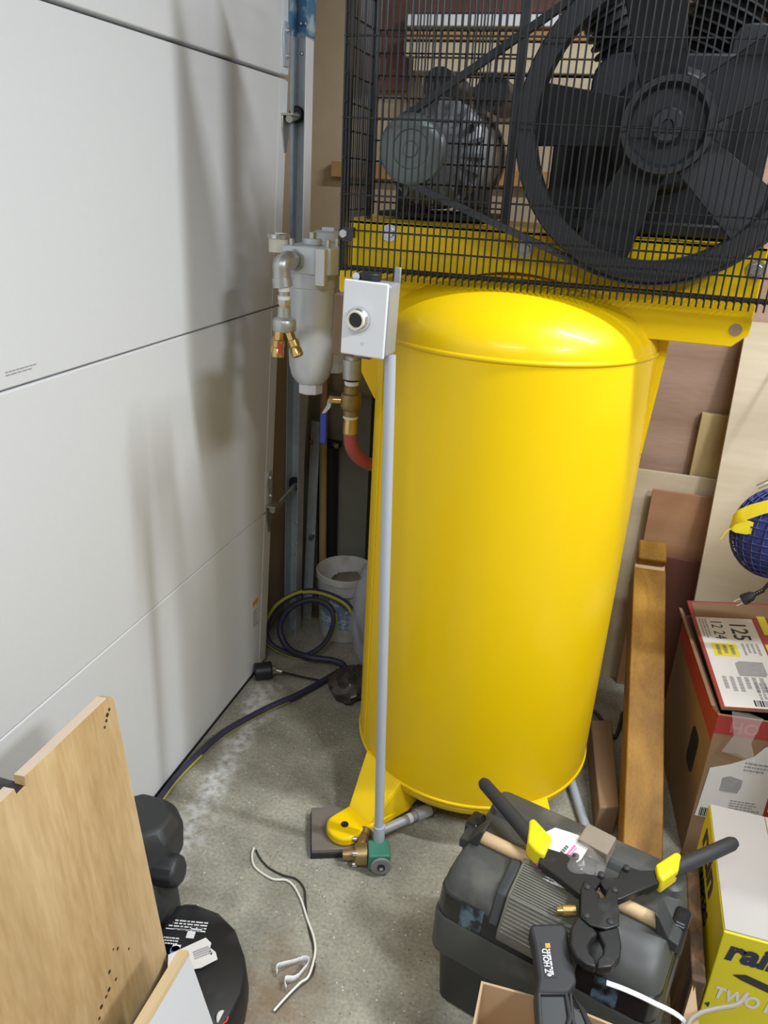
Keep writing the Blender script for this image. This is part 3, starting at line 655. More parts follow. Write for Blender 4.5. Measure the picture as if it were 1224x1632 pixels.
obj('push_button', MB(rt).lathe([(0, -.0165), (.0115, -.0165), (.0132, -.014), (.0132, -.002)], (0, 0, 0), 'y', 32), 'black', cp)
for z in (.045, -.043): obj('plate_screw', MB(bm_).cyl((0, -.0005, z), (0, .002, z), .0036), 'chrome' if z < 0 else 'plate', cp)
obj('top_plug', MB(bm_).cyl((-.006, .035, .064), (-.006, .035, .078), .0195), 'black', sb, bev=.002)
obj('top_screw', MB(bm_).cyl((-.028, .040, .070), (-.028, .020, .070), .007), 'chrome', sb)
obj('mounting_ear', MB(bm_).box((.030, .058, .055), (.043, .062, .090)), 'boxgrey', sb, bev=.003)
obj('mounting_ear', MB(bm_).cyl((-.045, .040, .036), (-.045, .044, .036), .014), 'boxgrey', sb)
obj('mounting_block', MB(bm_).box((-.086, .060, -.085), (-.005, .135, .030)), 'brownblock', sb, bev=.003, label='brown wood block behind the box')
obj('mounting_arm', MB(bm_).box((-.060, .10, .035), (-.030, .286, .043)).box((-.060, .10, .02), (-.030, .106, .043)), 'zinc', sb)
obj('cable_gland', MB(bm_).cyl((-.012, .03, -.064), (-.012, .03, -.072), .014), 'boxgrey', sb)
cn = thing('conduit_pipe', 'straight grey plastic conduit standing in front of the yellow tank', 'pipe', (-.35, 1.37, .04))
obj('pipe', MB().cyl((-.3905, 1.395, 1.202), (-.350, 1.372, .085), .0107, seg=24), 'pvc', cn)
obj('coupling', MB().cyl((-.3497, 1.3718, .098), (-.3485, 1.3710, .055), .0135, seg=24), 'pvc', cn)
dv = thing('drain_valve', 'small brass drain valve with green coil on the floor', 'valve', (-.35, 1.34, 0))
zr = Matrix.Translation((-.340, 1.346, .033)) @ Matrix.Rotation(math.radians(20), 4, 'Z')
obj('coil', MB(zr).box((-.026, -.026, -.021), (.026, .026, .025)), 'green', dv, bev=.005, bseg=3)
obj('coil_face', MB(zr).cyl((.004, -.025, -.004), (.004, -.031, -.004), .0245, seg=28), 'greyface', dv, bev=.002)
obj('face_screw', MB(zr).cyl((.004, -.030, -.004), (.004, -.035, -.004), .009), 'black', dv).data.name
obj('face_nut', MB(zr).hexa((.004, -.034, -.004), (.004, -.037, -.004), .005), 'chrome', dv)
vb = obj('valve_body', MB(zr).lathe([(0, -.085), (.012, -.085), (.014, -.07), (.013, -.060), (.024, -.055), (.026, -.035), (.026, -.028), (0, -.028)], (0, .008, -.004), 'x', 20).cyl((-.045, .008, 0), (-.030, .07, .010), .014, seg=16), 'brassold', dv)
for dy, dz in ((-.014, .014), (-.014, -.02), (.03, .014)): obj('body_screw', MB(zr).cyl((-.052, .008 + dy, dz), (-.062, .008 + dy, dz), .0062), 'chrome', vb)
obj('drain_pipe', MB().cyl((-.372, 1.395, .040), (-.285, 1.50, .036), .0115).cyl((-.29, 1.494, .036), (-.262, 1.528, .035), .016), 'boxgrey', dv)
obj('thread_tape', MB().cyl((-.305, 1.476, .0365), (-.298, 1.484, .0365), .0125), 'tape', dv)
obj('tank_fitting', MB().cyl((-.262, 1.528, .035), (-.215, 1.70, .033), .015), 'brassold', dv)
# foot shim under the near foot
sh = thing('foot_shim', 'square steel plate on black rubber under the compressor foot', 'shim', (-.47, 1.40, 0))
zr2 = Matrix.Translation((-.460, 1.400, 0)) @ Matrix.Rotation(math.radians(22), 4, 'Z')
obj('rubber_pad', MB(zr2).box((-.068, -.068, 0), (.068, .068, .017)), 'blackrub', sh, bev=.002)
obj('steel_plate', MB(zr2).box((-.066, -.066, .017), (.070, .070, .028)), 'padsteel', sh, bev=.001)
obj('blue_edge', MB(zr2).box((-.069, -.066, .001), (-.0675, -.03, .007)), 'bluehandle', sh)

# ================================================================== CORNER BEHIND
bk = thing('bucket', 'small white plastic bucket holding a grey rag in the back corner', 'bucket', (-.765, 2.31, 0))
B0 = (-.765, 2.31, 0)
obj('shell', MB().lathe([(0, .001), (.084, .001), (.087, .006), (.098, .225), (.103, .228), (.103, .250), (.099, .252), (.096, .248), (.083, .012), (0, .012)], B0, seg=48), 'bucket', bk)
obj('blue_print', MB().lathe([(.0925, .06), (.0985, .185)], B0, seg=20, a0=math.radians(232), a1=math.radians(300)), 'bucketprint', bk)
obj('wire_bail', MB().tube(spline([(-.866, 2.31, .225), (-.83, 2.22, .20), (-.765, 2.205, .195), (-.70, 2.22, .20), (-.664, 2.31, .225)], 6), .0018, 6), 'zinc', bk)
mb = crumple((-.762, 2.315, .17), (.075, .075, .05), .022, 22, 3)
tag(obj('grey_rag', mb, 'rag', loc=(-.762, 2.315, .17)), 'crumpled grey rag stuffed inside the white bucket', 'rag')
# hose coil with yellow stripe
hpts = [(-.91, .95, .014), (-.92, 1.08, .014), (-.927, 1.20, .014), (-.925, 1.309, .014), (-.928, 1.42, .014), (-.918, 1.52, .014), (-.895, 1.642, .014), (-.830, 1.779, .014), (-.760, 1.891, .014), (-.700, 2.02, .014), (-.678, 2.065, .022), (-.72, 2.075, .030), (-.80, 2.06, .034), (-.87, 2.08, .045), (-.915, 2.11, .10), (-.895, 2.14, .17), (-.83, 2.165, .212), (-.765, 2.165, .205), (-.735, 2.15, .155), (-.755, 2.12, .07), (-.815, 2.09, .012), (-.88, 2.085, .012), (-.945, 2.09, .045), (-.965, 2.11, .10), (-.935, 2.14, .18), (-.865, 2.17, .232), (-.79, 2.175, .245), (-.70, 2.165, .225), (-.655, 2.14, .175), (-.63, 2.13, .10)]
hpts = [p if i < 13 else (p[0] - .012, p[1], max(.012, p[2] * .90 - .004)) for i, p in enumerate(hpts)]
tag(obj('air_hose', MB().tube(spline(hpts, 8), .0105, 12, stripe=(2, 0.05)), ['hose', 'hosestripe'], loc=(-.8, 2.0, 0)), 'navy hose with a yellow stripe coiled in the corner and running along the door', 'hose')
bt = thing('toilet_auger', 'short black drum tool with a thin rod lying by the hose coil', 'hand tool', (-.90, 1.94, 0))
obj('drum', MB().cyl((-.933, 1.925, .030), (-.885, 1.952, .032), .028, seg=24), 'black', bt, bev=.004)
obj('collar', MB().cyl((-.885, 1.952, .032), (-.872, 1.957, .030), .018, .010).cyl((-.872, 1.957, .030), (-.855, 1.962, .026), .008), 'zinc', bt)
obj('rod', MB().tube(spline([(-.86, 1.96, .026), (-.82, 1.97, .018), (-.74, 1.985, .007), (-.67, 2.0, .005)], 5), .0035, 8), 'black', bt)
tag(obj('steel_pipe', MB().cyl((-.985, 2.33, 0.0), (-.950, 2.42, 1.10), .0125, seg=16), 'galv', loc=(-.985, 2.33, 0)), 'grey steel pipe standing nearest the door track', 'pipe')
ai = thing('slotted_angle', 'bent galvanized angle iron leaning beside the broom handle', 'angle iron', (-.945, 2.37, 0))
obj('angle', MB().loft([[(x - .012, y, z), (x + .022, y, z), (x + .022, y + .003, z), (x - .009, y + .003, z), (x - .009, y + .03, z), (x - .012, y + .03, z)] for x, y, z in ((-.925, 2.34, 0), (-.945, 2.45, .72))]), 'galv', ai)
obj('angle_bolt', MB().hexa((-.921, 2.365, .315), (-.921, 2.395, .320), .009), 'chrome', ai)
tag(obj('broom_handle', MB().tube([(-.862, 2.345, 0.0), (-.935, 2.495, 1.12)], [.0135, .013], 14), 'broom', loc=(-.862, 2.345, 0)), 'bare wooden broom handle leaning into the corner', 'broom handle')
bp_ = thing('black_pipe', 'thick black pipe with two bolts against the back wall', 'pipe', (-.895, 2.46, 0))
obj('pipe', MB().cyl((-.895, 2.482, 0), (-.905, 2.483, .63), .036, seg=20), 'blackrub', bp_)
for x in (-.955, -.87): obj('clamp_bolt', MB().cyl((x, 2.45, .645), (x + .012, 2.44, .645), .009), 'chrome', bp_)
obj('clamp_bar', MB().box((-.965, 2.455, .635), (-.85, 2.475, .655)), 'black', bp_)
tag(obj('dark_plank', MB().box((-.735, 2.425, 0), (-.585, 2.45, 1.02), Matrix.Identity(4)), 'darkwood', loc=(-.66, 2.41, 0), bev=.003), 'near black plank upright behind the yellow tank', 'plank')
mb = crumple((-.612, 2.10, .21), (.055, .075, .195), .02, 11, 9, zmin=.012)
tag(obj('clear_bag', mb, 'clear', loc=(-.612, 2.10, 0)), 'clear bluish plastic bag bulging behind the tank', 'bag')
mb = crumple((-.615, 1.965, .040), (.065, .060, .045), .03, 22, 4, zmin=.001)
tag(obj('dark_film', mb, 'darkbag', loc=(-.615, 1.965, 0)), 'crumpled dark plastic film on the floor behind the tank', 'bag')

# ================================================================== FLOOR CLUTTER
wa = [(-.637, 1.294), (-.633, 1.275), (-.617, 1.249), (-.593, 1.235), (-.557, 1.226), (-.529, 1.233), (-.505, 1.224), (-.474, 1.194), (-.443, 1.153), (-.413, 1.115), (-.397, 1.081), (-.391, 1.031), (-.402, 1.010), (-.417, .973), (-.428, .941)]
wb = [(-.631, 1.292), (-.613, 1.274), (-.581, 1.254), (-.542, 1.245), (-.508, 1.245), (-.481, 1.227), (-.465, 1.197), (-.447, 1.160), (-.422, 1.119), (-.405, 1.094), (-.385, 1.039), (-.407, .991), (-.425, .941)]
lw = thing('wire_offcut', 'loose white and black wire pair snaking across the concrete floor', 'wire', (-.5, 1.15, 0))
obj('white_wire', MB().tube(spline([(x, y, .0045) for x, y in wa], 6), .0026, 8), 'wire_w', lw)
obj('black_wire', MB().tube(spline([(x, y, .0028) for x, y in wb], 6), .0022, 8), 'wire_b', lw)
tp = MB()
tps = spline([(-.452, 1.010, .004), (-.458, 1.018, .012), (-.440, 1.028, .016), (-.428, 1.046, .006), (-.410, 1.052, .014), (-.398, 1.044, .018), (-.404, 1.026, .010), (-.414, 1.010, .006), (-.430, .998, .012), (-.422, .985, .005)], 5)
for i in range(len(tps) - 1):
    a, b = tps[i], tps[i + 1]; n_ = V((.15 + .1 * math.sin(i * .13), .25, .95)).normalized() * .0105
    tp.add([a - n_ * .6 + V((0, 0, .003)), b - n_ * .6 + V((0, 0, .003)), b + n_ + V((0, 0, .003)), a + n_ + V((0, 0, .003))], [(0, 1, 2, 3)])
for p in tp.v: p.z = max(p.z, .001)
o = obj('tape_scrap', tp, 'tape', loc=(-.43, 1.02, 0)); sm = o.modifiers.new('thick', 'SOLIDIFY'); sm.thickness = .0006
tag(o, 'twisted scrap of white tape beside the loose wire', 'tape')

# ================================================================== RIGHT SIDE: BOARDS
def sheet(name, label, cat, mtl, x0, x1, z0, z1, Y0, k, t, bev=.001):
    """board leaning on the back wall: front face on y = Y0 + k z"""
    mb = MB().loft([[(x0, Y0 + k * z, z), (x1, Y0 + k * z, z), (x1, Y0 + k * z + t, z), (x0, Y0 + k * z + t, z)] for z in (z0, z1)])
    return tag(obj(name, mb, mtl, loc=((x0 + x1) / 2, Y0, z0), bev=bev), label, cat)
sheet('plywood_sheet', 'tall pinkish plywood sheet against the wall under the yellow bracket', 'plywood', 'pinkply', -.10, 1.0, 0.0, 1.62, 2.468, .02, .018)
sheet('pine_stud', 'short yellowish pine board standing upright beside the birch panel', 'board', 'stud', .288, .39, 0.0, .905, 2.415, .045, .025)
sheet('plywood_sheet', 'pale plywood sheet with straight top edge behind the red-brown panel', 'plywood', 'lightply', .02, .62, 0.0, .718, 2.36, .08, .012)
sheet('plywood_sheet', 'red-brown plywood panel between the varnished post and birch panel', 'plywood', 'redply', .186, .60, 0.0, .672, 2.328, .08, .012)
sheet('hardboard_panel', 'dark red panel low down behind the varnished post', 'panel', 'darkred', .24, .56, 0.0, .478, 2.295, .08, .010)
sheet('birch_panel', 'wide cream birch panel leaning at the right above the electrical carton', 'plywood', 'birch', .352, 1.2, 0.0, 1.183, 2.15, .25, .018)
# varnished post
pa, pb = V((.250, 1.500, .046)), V((.203, 2.25, .470)); pd = (pb - pa).normalized(); px_ = V((1, .065, 0)); px_ = (px_ - pd * px_.dot(pd)).normalized(); pz_ = px_.cross(pd)
pm = Matrix(((px_.x, -pz_.x, pd.x, pa.x), (px_.y, -pz_.y, pd.y, pa.y), (px_.z, -pz_.z, pd.z, pa.z), (0, 0, 0, 1)))
pl = (pb - pa).length
po = thing('wooden_post', 'varnished square wooden post leaning toward the back wall', 'post', (.25, 1.5, 0))
o = obj('shaft', MB(pm).box((-.045, -.045, 0), (.045, .045, pl - .035)), 'post', po, bev=.003)
obj('end_grain', MB(pm).box((-.043, -.043, pl - .035), (.043, .043, pl - .004)), 'postend', po, bev=.003)
obj('top_block', MB(pm).box((-.038, -.072, pl - .02), (.042, -.040, pl + .050)), 'post', po, bev=.006)
# cardboard-brown block and small pipe
zb = frame((.087, 1.985, 0), (1, .38, 0), (.09, -1, 0))
tag(obj('timber_block', MB().prism([(.108, 1.972), (.167, 1.994), (.196, 1.641), (.148, 1.620)], 0, .09, 'z'), 'kraft_old', loc=(.14, 1.8, 0), bev=.004), 'brown block lying on the floor between tank and varnished post', 'block')
tag(obj('pipe_offcut', MB().cyl((.015, 1.98, .0125), (.160, 1.52, .0125), .0125, seg=18), 'pvc', loc=(.1, 1.7, 0)), 'grey plastic pipe lying on the floor beside the brown block', 'pipe')
tag(obj('black_cable', MB().tube(spline([(.06, 2.07, .006), (.11, 2.10, .035), (.16, 2.07, .012), (.19, 2.03, .006), (.21, 2.16, .006)], 6), .006, 8), 'wire_b', loc=(.1, 2.1, 0)), 'black cable end poking out behind the brown block', 'cable')

# ================================================================== ELECTRICAL CARTON
ec = thing('electrical_carton', 'worn red and brown breaker panel carton with open lid', 'carton', (.36, 1.64, 0))
er = Matrix.Translation((.362, 1.640, 0)) @ Matrix.Rotation(math.radians(6.3), 4, 'Z')
EH = .415
bx = obj('carton_body', MB(er).box((0, 0, 0), (.33, .006, EH)).box((0, .006, 0), (.006, .46, EH)).box((.324, .006, 0), (.33, .46, EH)).box((.006, .454, 0), (.324, .46, EH)).box((.006, .006, 0), (.324, .454, .006)), 'kraft_old', ec)
obj('red_border', MB(er).box((-.0006, 0, EH - .075), (0, .46, EH)).box((0, -.0006, EH - .05), (.33, 0, EH)).box((.155, -.0008, 0.0), (.33, -.0002, EH - .05)), 'cartonred', bx)
obj('hand_hole', MB(er).prism(rrect(.08, .17, .15, .28, .02), -.0009, 0, 'x'), 'black', bx)
obj('torn_label', MB(er).prism([(.006, .12), (.155, .12), (.155, .365), (.118, .345), (.10, .315), (.055, .285), (.012, .265)], -.0015, -.0006, 'y'), 'paper', bx)
fr = er @ frame((.075, -.0016, .13), (1, 0, 0), (0, 0, 1))
obj('panel_picture', MB(er).prism([(.045, .205), (.085, .205), (.090, .222), (.090, .245), (.06, .252), (.045, .245)], -.0022, -.0014, 'y'), 'inkgrey', bx)
obj('fine_print', bars(er @ frame((.075, -.0015, .125), (1, 0, 0), (0, 0, 1)), .07, .06, 8, mb=bars(er @ frame((.085, -.0015, .27), (1, 0, 0), (0, 0, 1)), .06, .03, 3)), 'inkgrey', bx, kind='stuff')
mb = MB(er)
x = .014
while x < .055: w = random.choice((.001, .0018, .003)); mb.box((x, -.0022, .122), (x + w, -.0014, .148)); x += w + .0016
obj('barcode', mb, 'ink', bx, kind='stuff')
obj('yellow_patch', MB(er).prism(rrect(.162, .16, .20, .26, .008), -.0016, -.0008, 'y'), 'inkyellow', bx)
text('HO', .042, er @ frame((.03, -.001, EH - .042), (1, 0, 0), (0, 0, 1)), 'inkred', bx, bold=.001)
# lid flap tilted up, hinged at the right; left rim raised
lid_o = er @ V((.004, .004, EH + .018)); lx = (er.to_3x3() @ V((1, 0, .10))).normalized(); ly = (er.to_3x3() @ V((0, 1, .045))).normalized()
lm = frame(lid_o, lx, ly)
lid = obj('lid_flap', MB(lm).box((0, 0, -.006), (.34, .47, 0)), 'kraft_old', ec)
obj('under_flap', MB(er).prism([(-.004, EH), (.004, EH), (-.008, EH + .016), (-.016, EH + .016)], 0.01, .47, 'y'), 'kraft_old', ec)
obj('lid_red', MB(lm).box((0, 0, 0), (.34, .47, .0006)), 'cartonred', lid)
obj('lid_label', MB(lm).box((.008, .004, .0006), (.150, .385, .0012)), 'paper', lid)
obj('lid_clear_tape', MB(lm).box((.01, .388, .0008), (.30, .462, .0014)), 'kraft_old', lid)
def lt(x, y): return lm @ frame((x, y, .0013), (0, -1, 0), (1, 0, 0))    # text runs towards the viewer, tops to the right
text('125', .058, lt(.088, .365), 'ink', lid, bold=.0008)
text('12 24', .040, lt(.042, .372), 'ink', lid)
obj('yellow_patch', MB(lm).box((.025, .205, .0012), (.085, .262, .0017)).box((.155, .14, .0008), (.195, .265, .0015)).box((.165, .31, .0008), (.185, .40, .0015)), 'inkyellow', lid)
obj('panel_picture', MB(lm).prism([(.065, .125), (.125, .125), (.13, .135), (.13, .185), (.075, .185), (.065, .175)], .0012, .0018, 'z'), 'inkgrey', lid)
mb = bars(lt(.030, .255), .05, .05, 3); bars(lt(.095, .265), .055, .045, 4, mb=mb); bars(lt(.02, .12), .06, .10, 6, mb=mb); bars(lt(.012, .375), .10, .022, 3, mb=mb); bars(lt(.09, .10), .08, .05, 5, mb=mb)
obj('fine_print', mb, 'inkgrey', lid, kind='stuff')
mb = MB(lm); y = .010
x = .075
while x < .145: w = random.choice((.0012, .002, .0035)); mb.box((x, .010, .0012), (x + w, .032, .0018)); x += w + .002
obj('barcode', mb, 'ink', lid, kind='stuff')
obj('clear_tape_film', MB().loft([[(.385, 1.628, .44), (.42, 1.626, .445), (.45, 1.622, .44)], [(.40, 1.622, .38), (.425, 1.618, .385), (.44, 1.622, .37)], [(.385, 1.624, .33), (.42, 1.62, .335), (.46, 1.622, .32)]], cap=False), 'film', ec)

# ================================================================== YELLOW WIPER CARTON
yb = thing('yellow_carton', 'bright yellow carton with navy lettering and pale closed top', 'carton', (.352, 1.142, 0))
YX, YY, YH = .352, 1.142, .300
yo = obj('carton_body', MB().box((YX, YY, 0), (YX + .32, YY + .33, YH)), 'yellowcard', yb, bev=.002)
obj('top_flap', MB().box((YX + .002, YY + .004, YH), (YX + .109, YY + .326, YH + .003)), 'cardtop', yb)
obj('top_flap', MB().box((YX + .111, YY + .004, YH), (YX + .318, YY + .326, YH + .003)), 'cardtop', yb)
tf = lambda x, z: frame((YX + x, YY - .0008, z), (1, 0, -.02), (0, 0, 1))
text('rain', .066, tf(.012, .240), 'inknavy', yo, bold=.0028, shear=.12)
obj('black_blade', MB().prism([(YX + .035, .205), (YX + .055, .213), (YX + .13, .195), (YX + .22, .190), (YX + .22, .178), (YX + .12, .180), (YX + .05, .198)], YY - .0012, YY, 'y'), 'ink', yo)
text('TWO PACK', .040, tf(.012, .138), 'inkwhite', yo, bold=.0012, shear=.1, sx=.8)
obj('small_mark', MB().prism([(YX + .004, .115), (YX + .012, .121), (YX + .012, .108)], YY - .0012, YY, 'y'), 'ink', yo)
tl = lambda y, z: frame((YX - .0008, YY + y, z), (0, -1, 0), (0, 0, 1))
text('rain', .085, tl(.30, .228), 'inknavy', yo, bold=.003, shear=.12, sx=1.25)
text('WIPERS', .045, tl(.25, .175), 'inknavy', yo, bold=.001, sx=.9)
tag(obj('old_plank', MB().prism([(1.12, 0), (1.46, 0), (1.46, .17), (1.40, .215), (1.12, .19)], .318, .343, 'x'), 'oldwood', loc=(.33, 1.3, 0), bev=.003), 'dark weathered plank on edge between tool box and yellow carton', 'plank')

# ================================================================== TOOL BOX
TA = math.radians(-15); tu = V((math.cos(TA), math.sin(TA), 0)); tv = V((-math.sin(TA), math.cos(TA), 0))
TO = V((.1084, 1.1277, 0)) - tu * .035
tb = thing('tool_box', 'grey plastic tool box with black band and wooden dowel handle', 'tool box', tuple(TO))
tm = Matrix(((tu.x, tv.x, 0, TO.x), (tu.y, tv.y, 0, TO.y), (0, 0, 1, 0), (0, 0, 0, 1)))
def rr(x, y0, y1, r, z): return [(a, b, z) for a, b in rrect(-x, y0, x, y1, r, 4)]
obj('body', MB(tm).loft([rr(.184, -.110, .108, .02, 0), rr(.188, -.114, .112, .022, .006), rr(.196, -.122, .118, .024, .149), rr(.186, -.110, .108, .02, .151)]), 'toolbody', tb, smooth=35)
obj('lid_rim', MB(tm).loft([rr(.199, -.124, .120, .024, .147), rr(.210, -.134, .130, .03, .152), rr(.209, -.133, .129, .03, .236), rr(.206, -.130, .126, .03, .241)]), 'toolgrey', tb, smooth=35)
obj('black_band', MB(tm).loft([rr(.205, -.129, .125, .03, .240), rr(.206, -.130, .126, .03, .244), rr(.203, -.126, .124, .03, .294), rr(.200, -.122, .122, .03, .298)]), 'toolband', tb, smooth=35)
obj('lid', MB(tm).loft([rr(.201, -.123, .123, .03, .297), rr(.199, -.118, .122, .032, .311), rr(.193, -.098, .116, .034, .331), rr(.186, -.072, .108, .034, .344), rr(.172, -.055, .098, .034, .347)]), 'toolgrey', tb, smooth=28)
obj('lid_hump', MB(tm).loft([rr(.194, .045, .123, .026, .325), rr(.186, .054, .117, .02, .358), rr(.168, .064, .107, .015, .366)]), 'toolgrey', tb, smooth=40)
for u0, u1 in ((-.152, -.108), (.098, .140)):  # bluish reflections at the latch zones, painted as mottled patches
    obj('latch_sheen', MB(tm).prism([(-.1312, .243), (-.1262, .297), (-.1250, .297), (-.1300, .243)], u0, u1, 'x'), 'sheenblue', tb, label='bluish reflection painted on the black band')
wd = obj('ribbed_wedge', MB(tm).prism([(-.142, .268), (-.141, .288), (-.108, .346), (-.044, .371), (-.036, .371), (-.036, .33), (-.10, .285)], -.076, .066, 'x'), 'toolrib', tb, bev=.003)
mb = MB(tm)
for k in range(24):
    t = k / 23
    if t < .4: y = -.140 + .031 * t / .4; z = .2897 + .0548 * t / .4
    else: y = -.107 + .060 * (t - .4) / .6; z = .3464 + .0234 * (t - .4) / .6
    mb.box((-.070, y - .0012, z - .003), (.060, y + .0012, z + .0018))
obj('wedge_ribs', mb, 'toolrib', wd, kind='stuff')
obj('wedge_cheek', MB(tm).prism([(-.134, .285), (-.106, .338), (-.044, .364), (-.030, .352), (-.040, .325), (-.110, .290)], -.098, -.076, 'x'), 'toolbody', tb, bev=.004)
for sx in (-1, 1):
    k = -1 if sx < 0 else 1
    obj('handle_mount', MB(tm).prism([(k * .205, .325), (k * .166, .330), (k * .166, .352), (k * .158, .388), (k * .166, .384), (k * .188, .350), (k * .205, .345)], -.040, .000, 'y'), 'toolbody', tb, bev=.002)
    obj('end_latch', MB(tm).prism(rrect(-.008, .275, .044, .352, .012), min(k * .212, k * .184), max(k * .212, k * .184), 'x'), 'toolband', tb, bev=.007)
obj('dowel_handle', MB(tm).tube([(-.170, -.020, .354), (.168, -.021, .354)], .0125, 18), 'dowel', tb)
def onlid(u, v, z): return tm @ V((u, v, z))
bf = thing('brass_fitting', 'little brass sleeve lying on the tool box beside the crimping jaw', 'fitting', (.08, 1.035, .35))
a, b = V((.0685, 1.032, .366)), V((.0905, 1.038, .368))
obj('sleeve', MB().cyl(a, b, .0092), 'brass', bf, bev=.001)
obj('barb', MB().tube([a, a - (b - a) * .4], [.0075, .0065], 14), 'brass', bf)
bf2 = thing('brass_fitting', 'brass fitting standing behind the little brass sleeve on the lid', 'fitting', (.098, 1.07, .35))
obj('sleeve', MB().cyl((.100, 1.064, .352), (.096, 1.076, .376), .0066), 'brass', bf2, bev=.001)
obj('barb', MB().cyl((.096, 1.076, .376), (.0955, 1.078, .384), .005), 'brass', bf2)
pls = spline([onlid(-.085, -.030, .350), onlid(-.06, -.042, .358), onlid(-.02, -.050, .366), onlid(.03, -.050, .368), onlid(.06, -.045, .358)], 5)
mb = MB()
for i in range(len(pls) - 1):
    a, b = pls[i], pls[i + 1]; w = tv * .010 * math.sin(PI * (i + .6) / len(pls))
    w2 = tv * .010 * math.sin(PI * (i + 1.6) / len(pls))
    mb.add([a - w, b - w2, b + w2 + V((0, 0, .006)), a + w + V((0, 0, .006))], [(0, 1, 2, 3)])
o = obj('plastic_scrap', mb, 'tape', loc=tuple(onlid(0, 0, .35))); o.modifiers.new('thick', 'SOLIDIFY').thickness = .001
tag(o, 'scrap of clear and white wrapper in front of the dowel handle', 'wrapper')

# ---- crimping tool lying across the lid
ct = thing('crimping_tool', 'black crimping tool with yellow collars opened across the tool box', 'crimping tool', (.12, 1.07, .37))
def cz(off): return lambda x, y: .388 + .10 * (y - 1.10) + off
def flat(poly, a, b): return MB().prism(poly, cz(a), cz(b))
ARM_L = [(0.0226, 1.1305), (0.0556, 1.1286), (0.0768, 1.1285), (0.0874, 1.1076), (0.1023, 1.0979), (0.1216, 1.1001), (0.1275, 1.0917), (0.1199, 1.0765), (0.1102, 1.0609), (0.0949, 1.0535), (0.0861, 1.0582), (0.0167, 1.0957)]
ARM_R = [(0.1218, 1.0976), (0.1398, 1.1033), (0.1546, 1.108), (0.1602, 1.1309), (0.1687, 1.1362), (0.1925, 1.1345), (0.2203, 1.1447), (0.2265, 1.1207), (0.1889, 1.0897), (0.1604, 1.0657), (0.1501, 1.0612), (0.1392, 1.0701), (0.1279, 1.0841)]
COL_L = [(-0.0108, 1.1747), (-0.0021, 1.1805), (0.0355, 1.1473), (0.0258, 1.104), (0.0094, 1.1097), (-0.0073, 1.1237)]
COL_R = [(0.216, 1.146), (0.2509, 1.1856), (0.2617, 1.1835), (0.2555, 1.1481), (0.2276, 1.1146), (0.2202, 1.1251)]
PLATE = [(0.0934, 1.0593), (0.0983, 1.0798), (0.1146, 1.0748), (0.1234, 1.0527), (0.1337, 1.056), (0.1388, 1.08), (0.1538, 1.0723), (0.1583, 1.0373), (0.1602, 1.0123), (0.1397, 0.999), (0.1145, 0.9978), (0.0974, 1.0086)]
JAW_L = [(0.0948, 1.0148), (0.1195, 0.9994), (0.1271, 0.9904), (0.1178, 0.9785), (0.1138, 0.964), (0.1176, 0.9522), (0.1269, 0.9455), (0.1277, 0.9321), (0.1141, 0.933), (0.0958, 0.941), (0.0853, 0.9594), (0.0838, 0.9881)]
JAW_R = [(0.1268, 0.9949), (0.1592, 1.0143), (0.1653, 0.9825), (0.1641, 0.9604), (0.1523, 0.9409), (0.1296, 0.9316), (0.1288, 0.9461), (0.1369, 0.9583), (0.138, 0.9739), (0.1335, 0.9835)]
al = obj('left_arm', flat(ARM_L, -.008, .007), 'toolblack', ct, bev=.002)
ar = obj('right_arm', flat(ARM_R, -.009, .006), 'toolblack', ct, bev=.002)
obj('collar', flat(COL_L, -.018, .017), 'toolyellow', al, bev=.011, bseg=3)
obj('collar', flat(COL_R, -.018, .017), 'toolyellow', ar, bev=.011, bseg=3)
def hz(x, y): return .388 + .1 * (y - 1.10)
for pts, par in (([(-.1142, 1.2539), (-.108, 1.2485), (-.0579, 1.2023), (.0026, 1.1439), (.011, 1.134)], al), ([(.3612, 1.256), (.354, 1.250), (.3014, 1.2045), (.2461, 1.1583), (.235, 1.147)], ar)):
    obj('grip', MB().tube([(x, y, hz(x, y)) for x, y in pts], [.009, .0128, .0135, .0145, .0145], 18), 'grip', par)
pt = obj('link_plate', flat(PLATE, .006, .011), 'toolblack', ct, bev=.002)
obj('link_plate', flat([(x * .98 + .0025, y * .98 + .0206) for x, y in PLATE], -.015, -.010), 'toolblack', ct, bev=.002)
obj('left_jaw', flat(JAW_L, -.010, .006), 'toolblack', ct, bev=.003)
obj('right_jaw', flat(JAW_R, -.010, .006), 'toolblack', ct, bev=.003)
for x, y in ((0.1033, 1.0687), (0.126, 1.1002), (0.1063, 1.0137), (0.145, 1.0144), (0.0794, 1.1252), (0.1679, 1.128), (0.1494, 1.0771)):
    z = hz(x, y) + .006; obj('pivot_bolt', MB().lathe([(0, .0085), (.004, .008), (.0062, .006), (.0062, 0), (0, 0)], (x, y, z), seg=16), 'grip', ct)
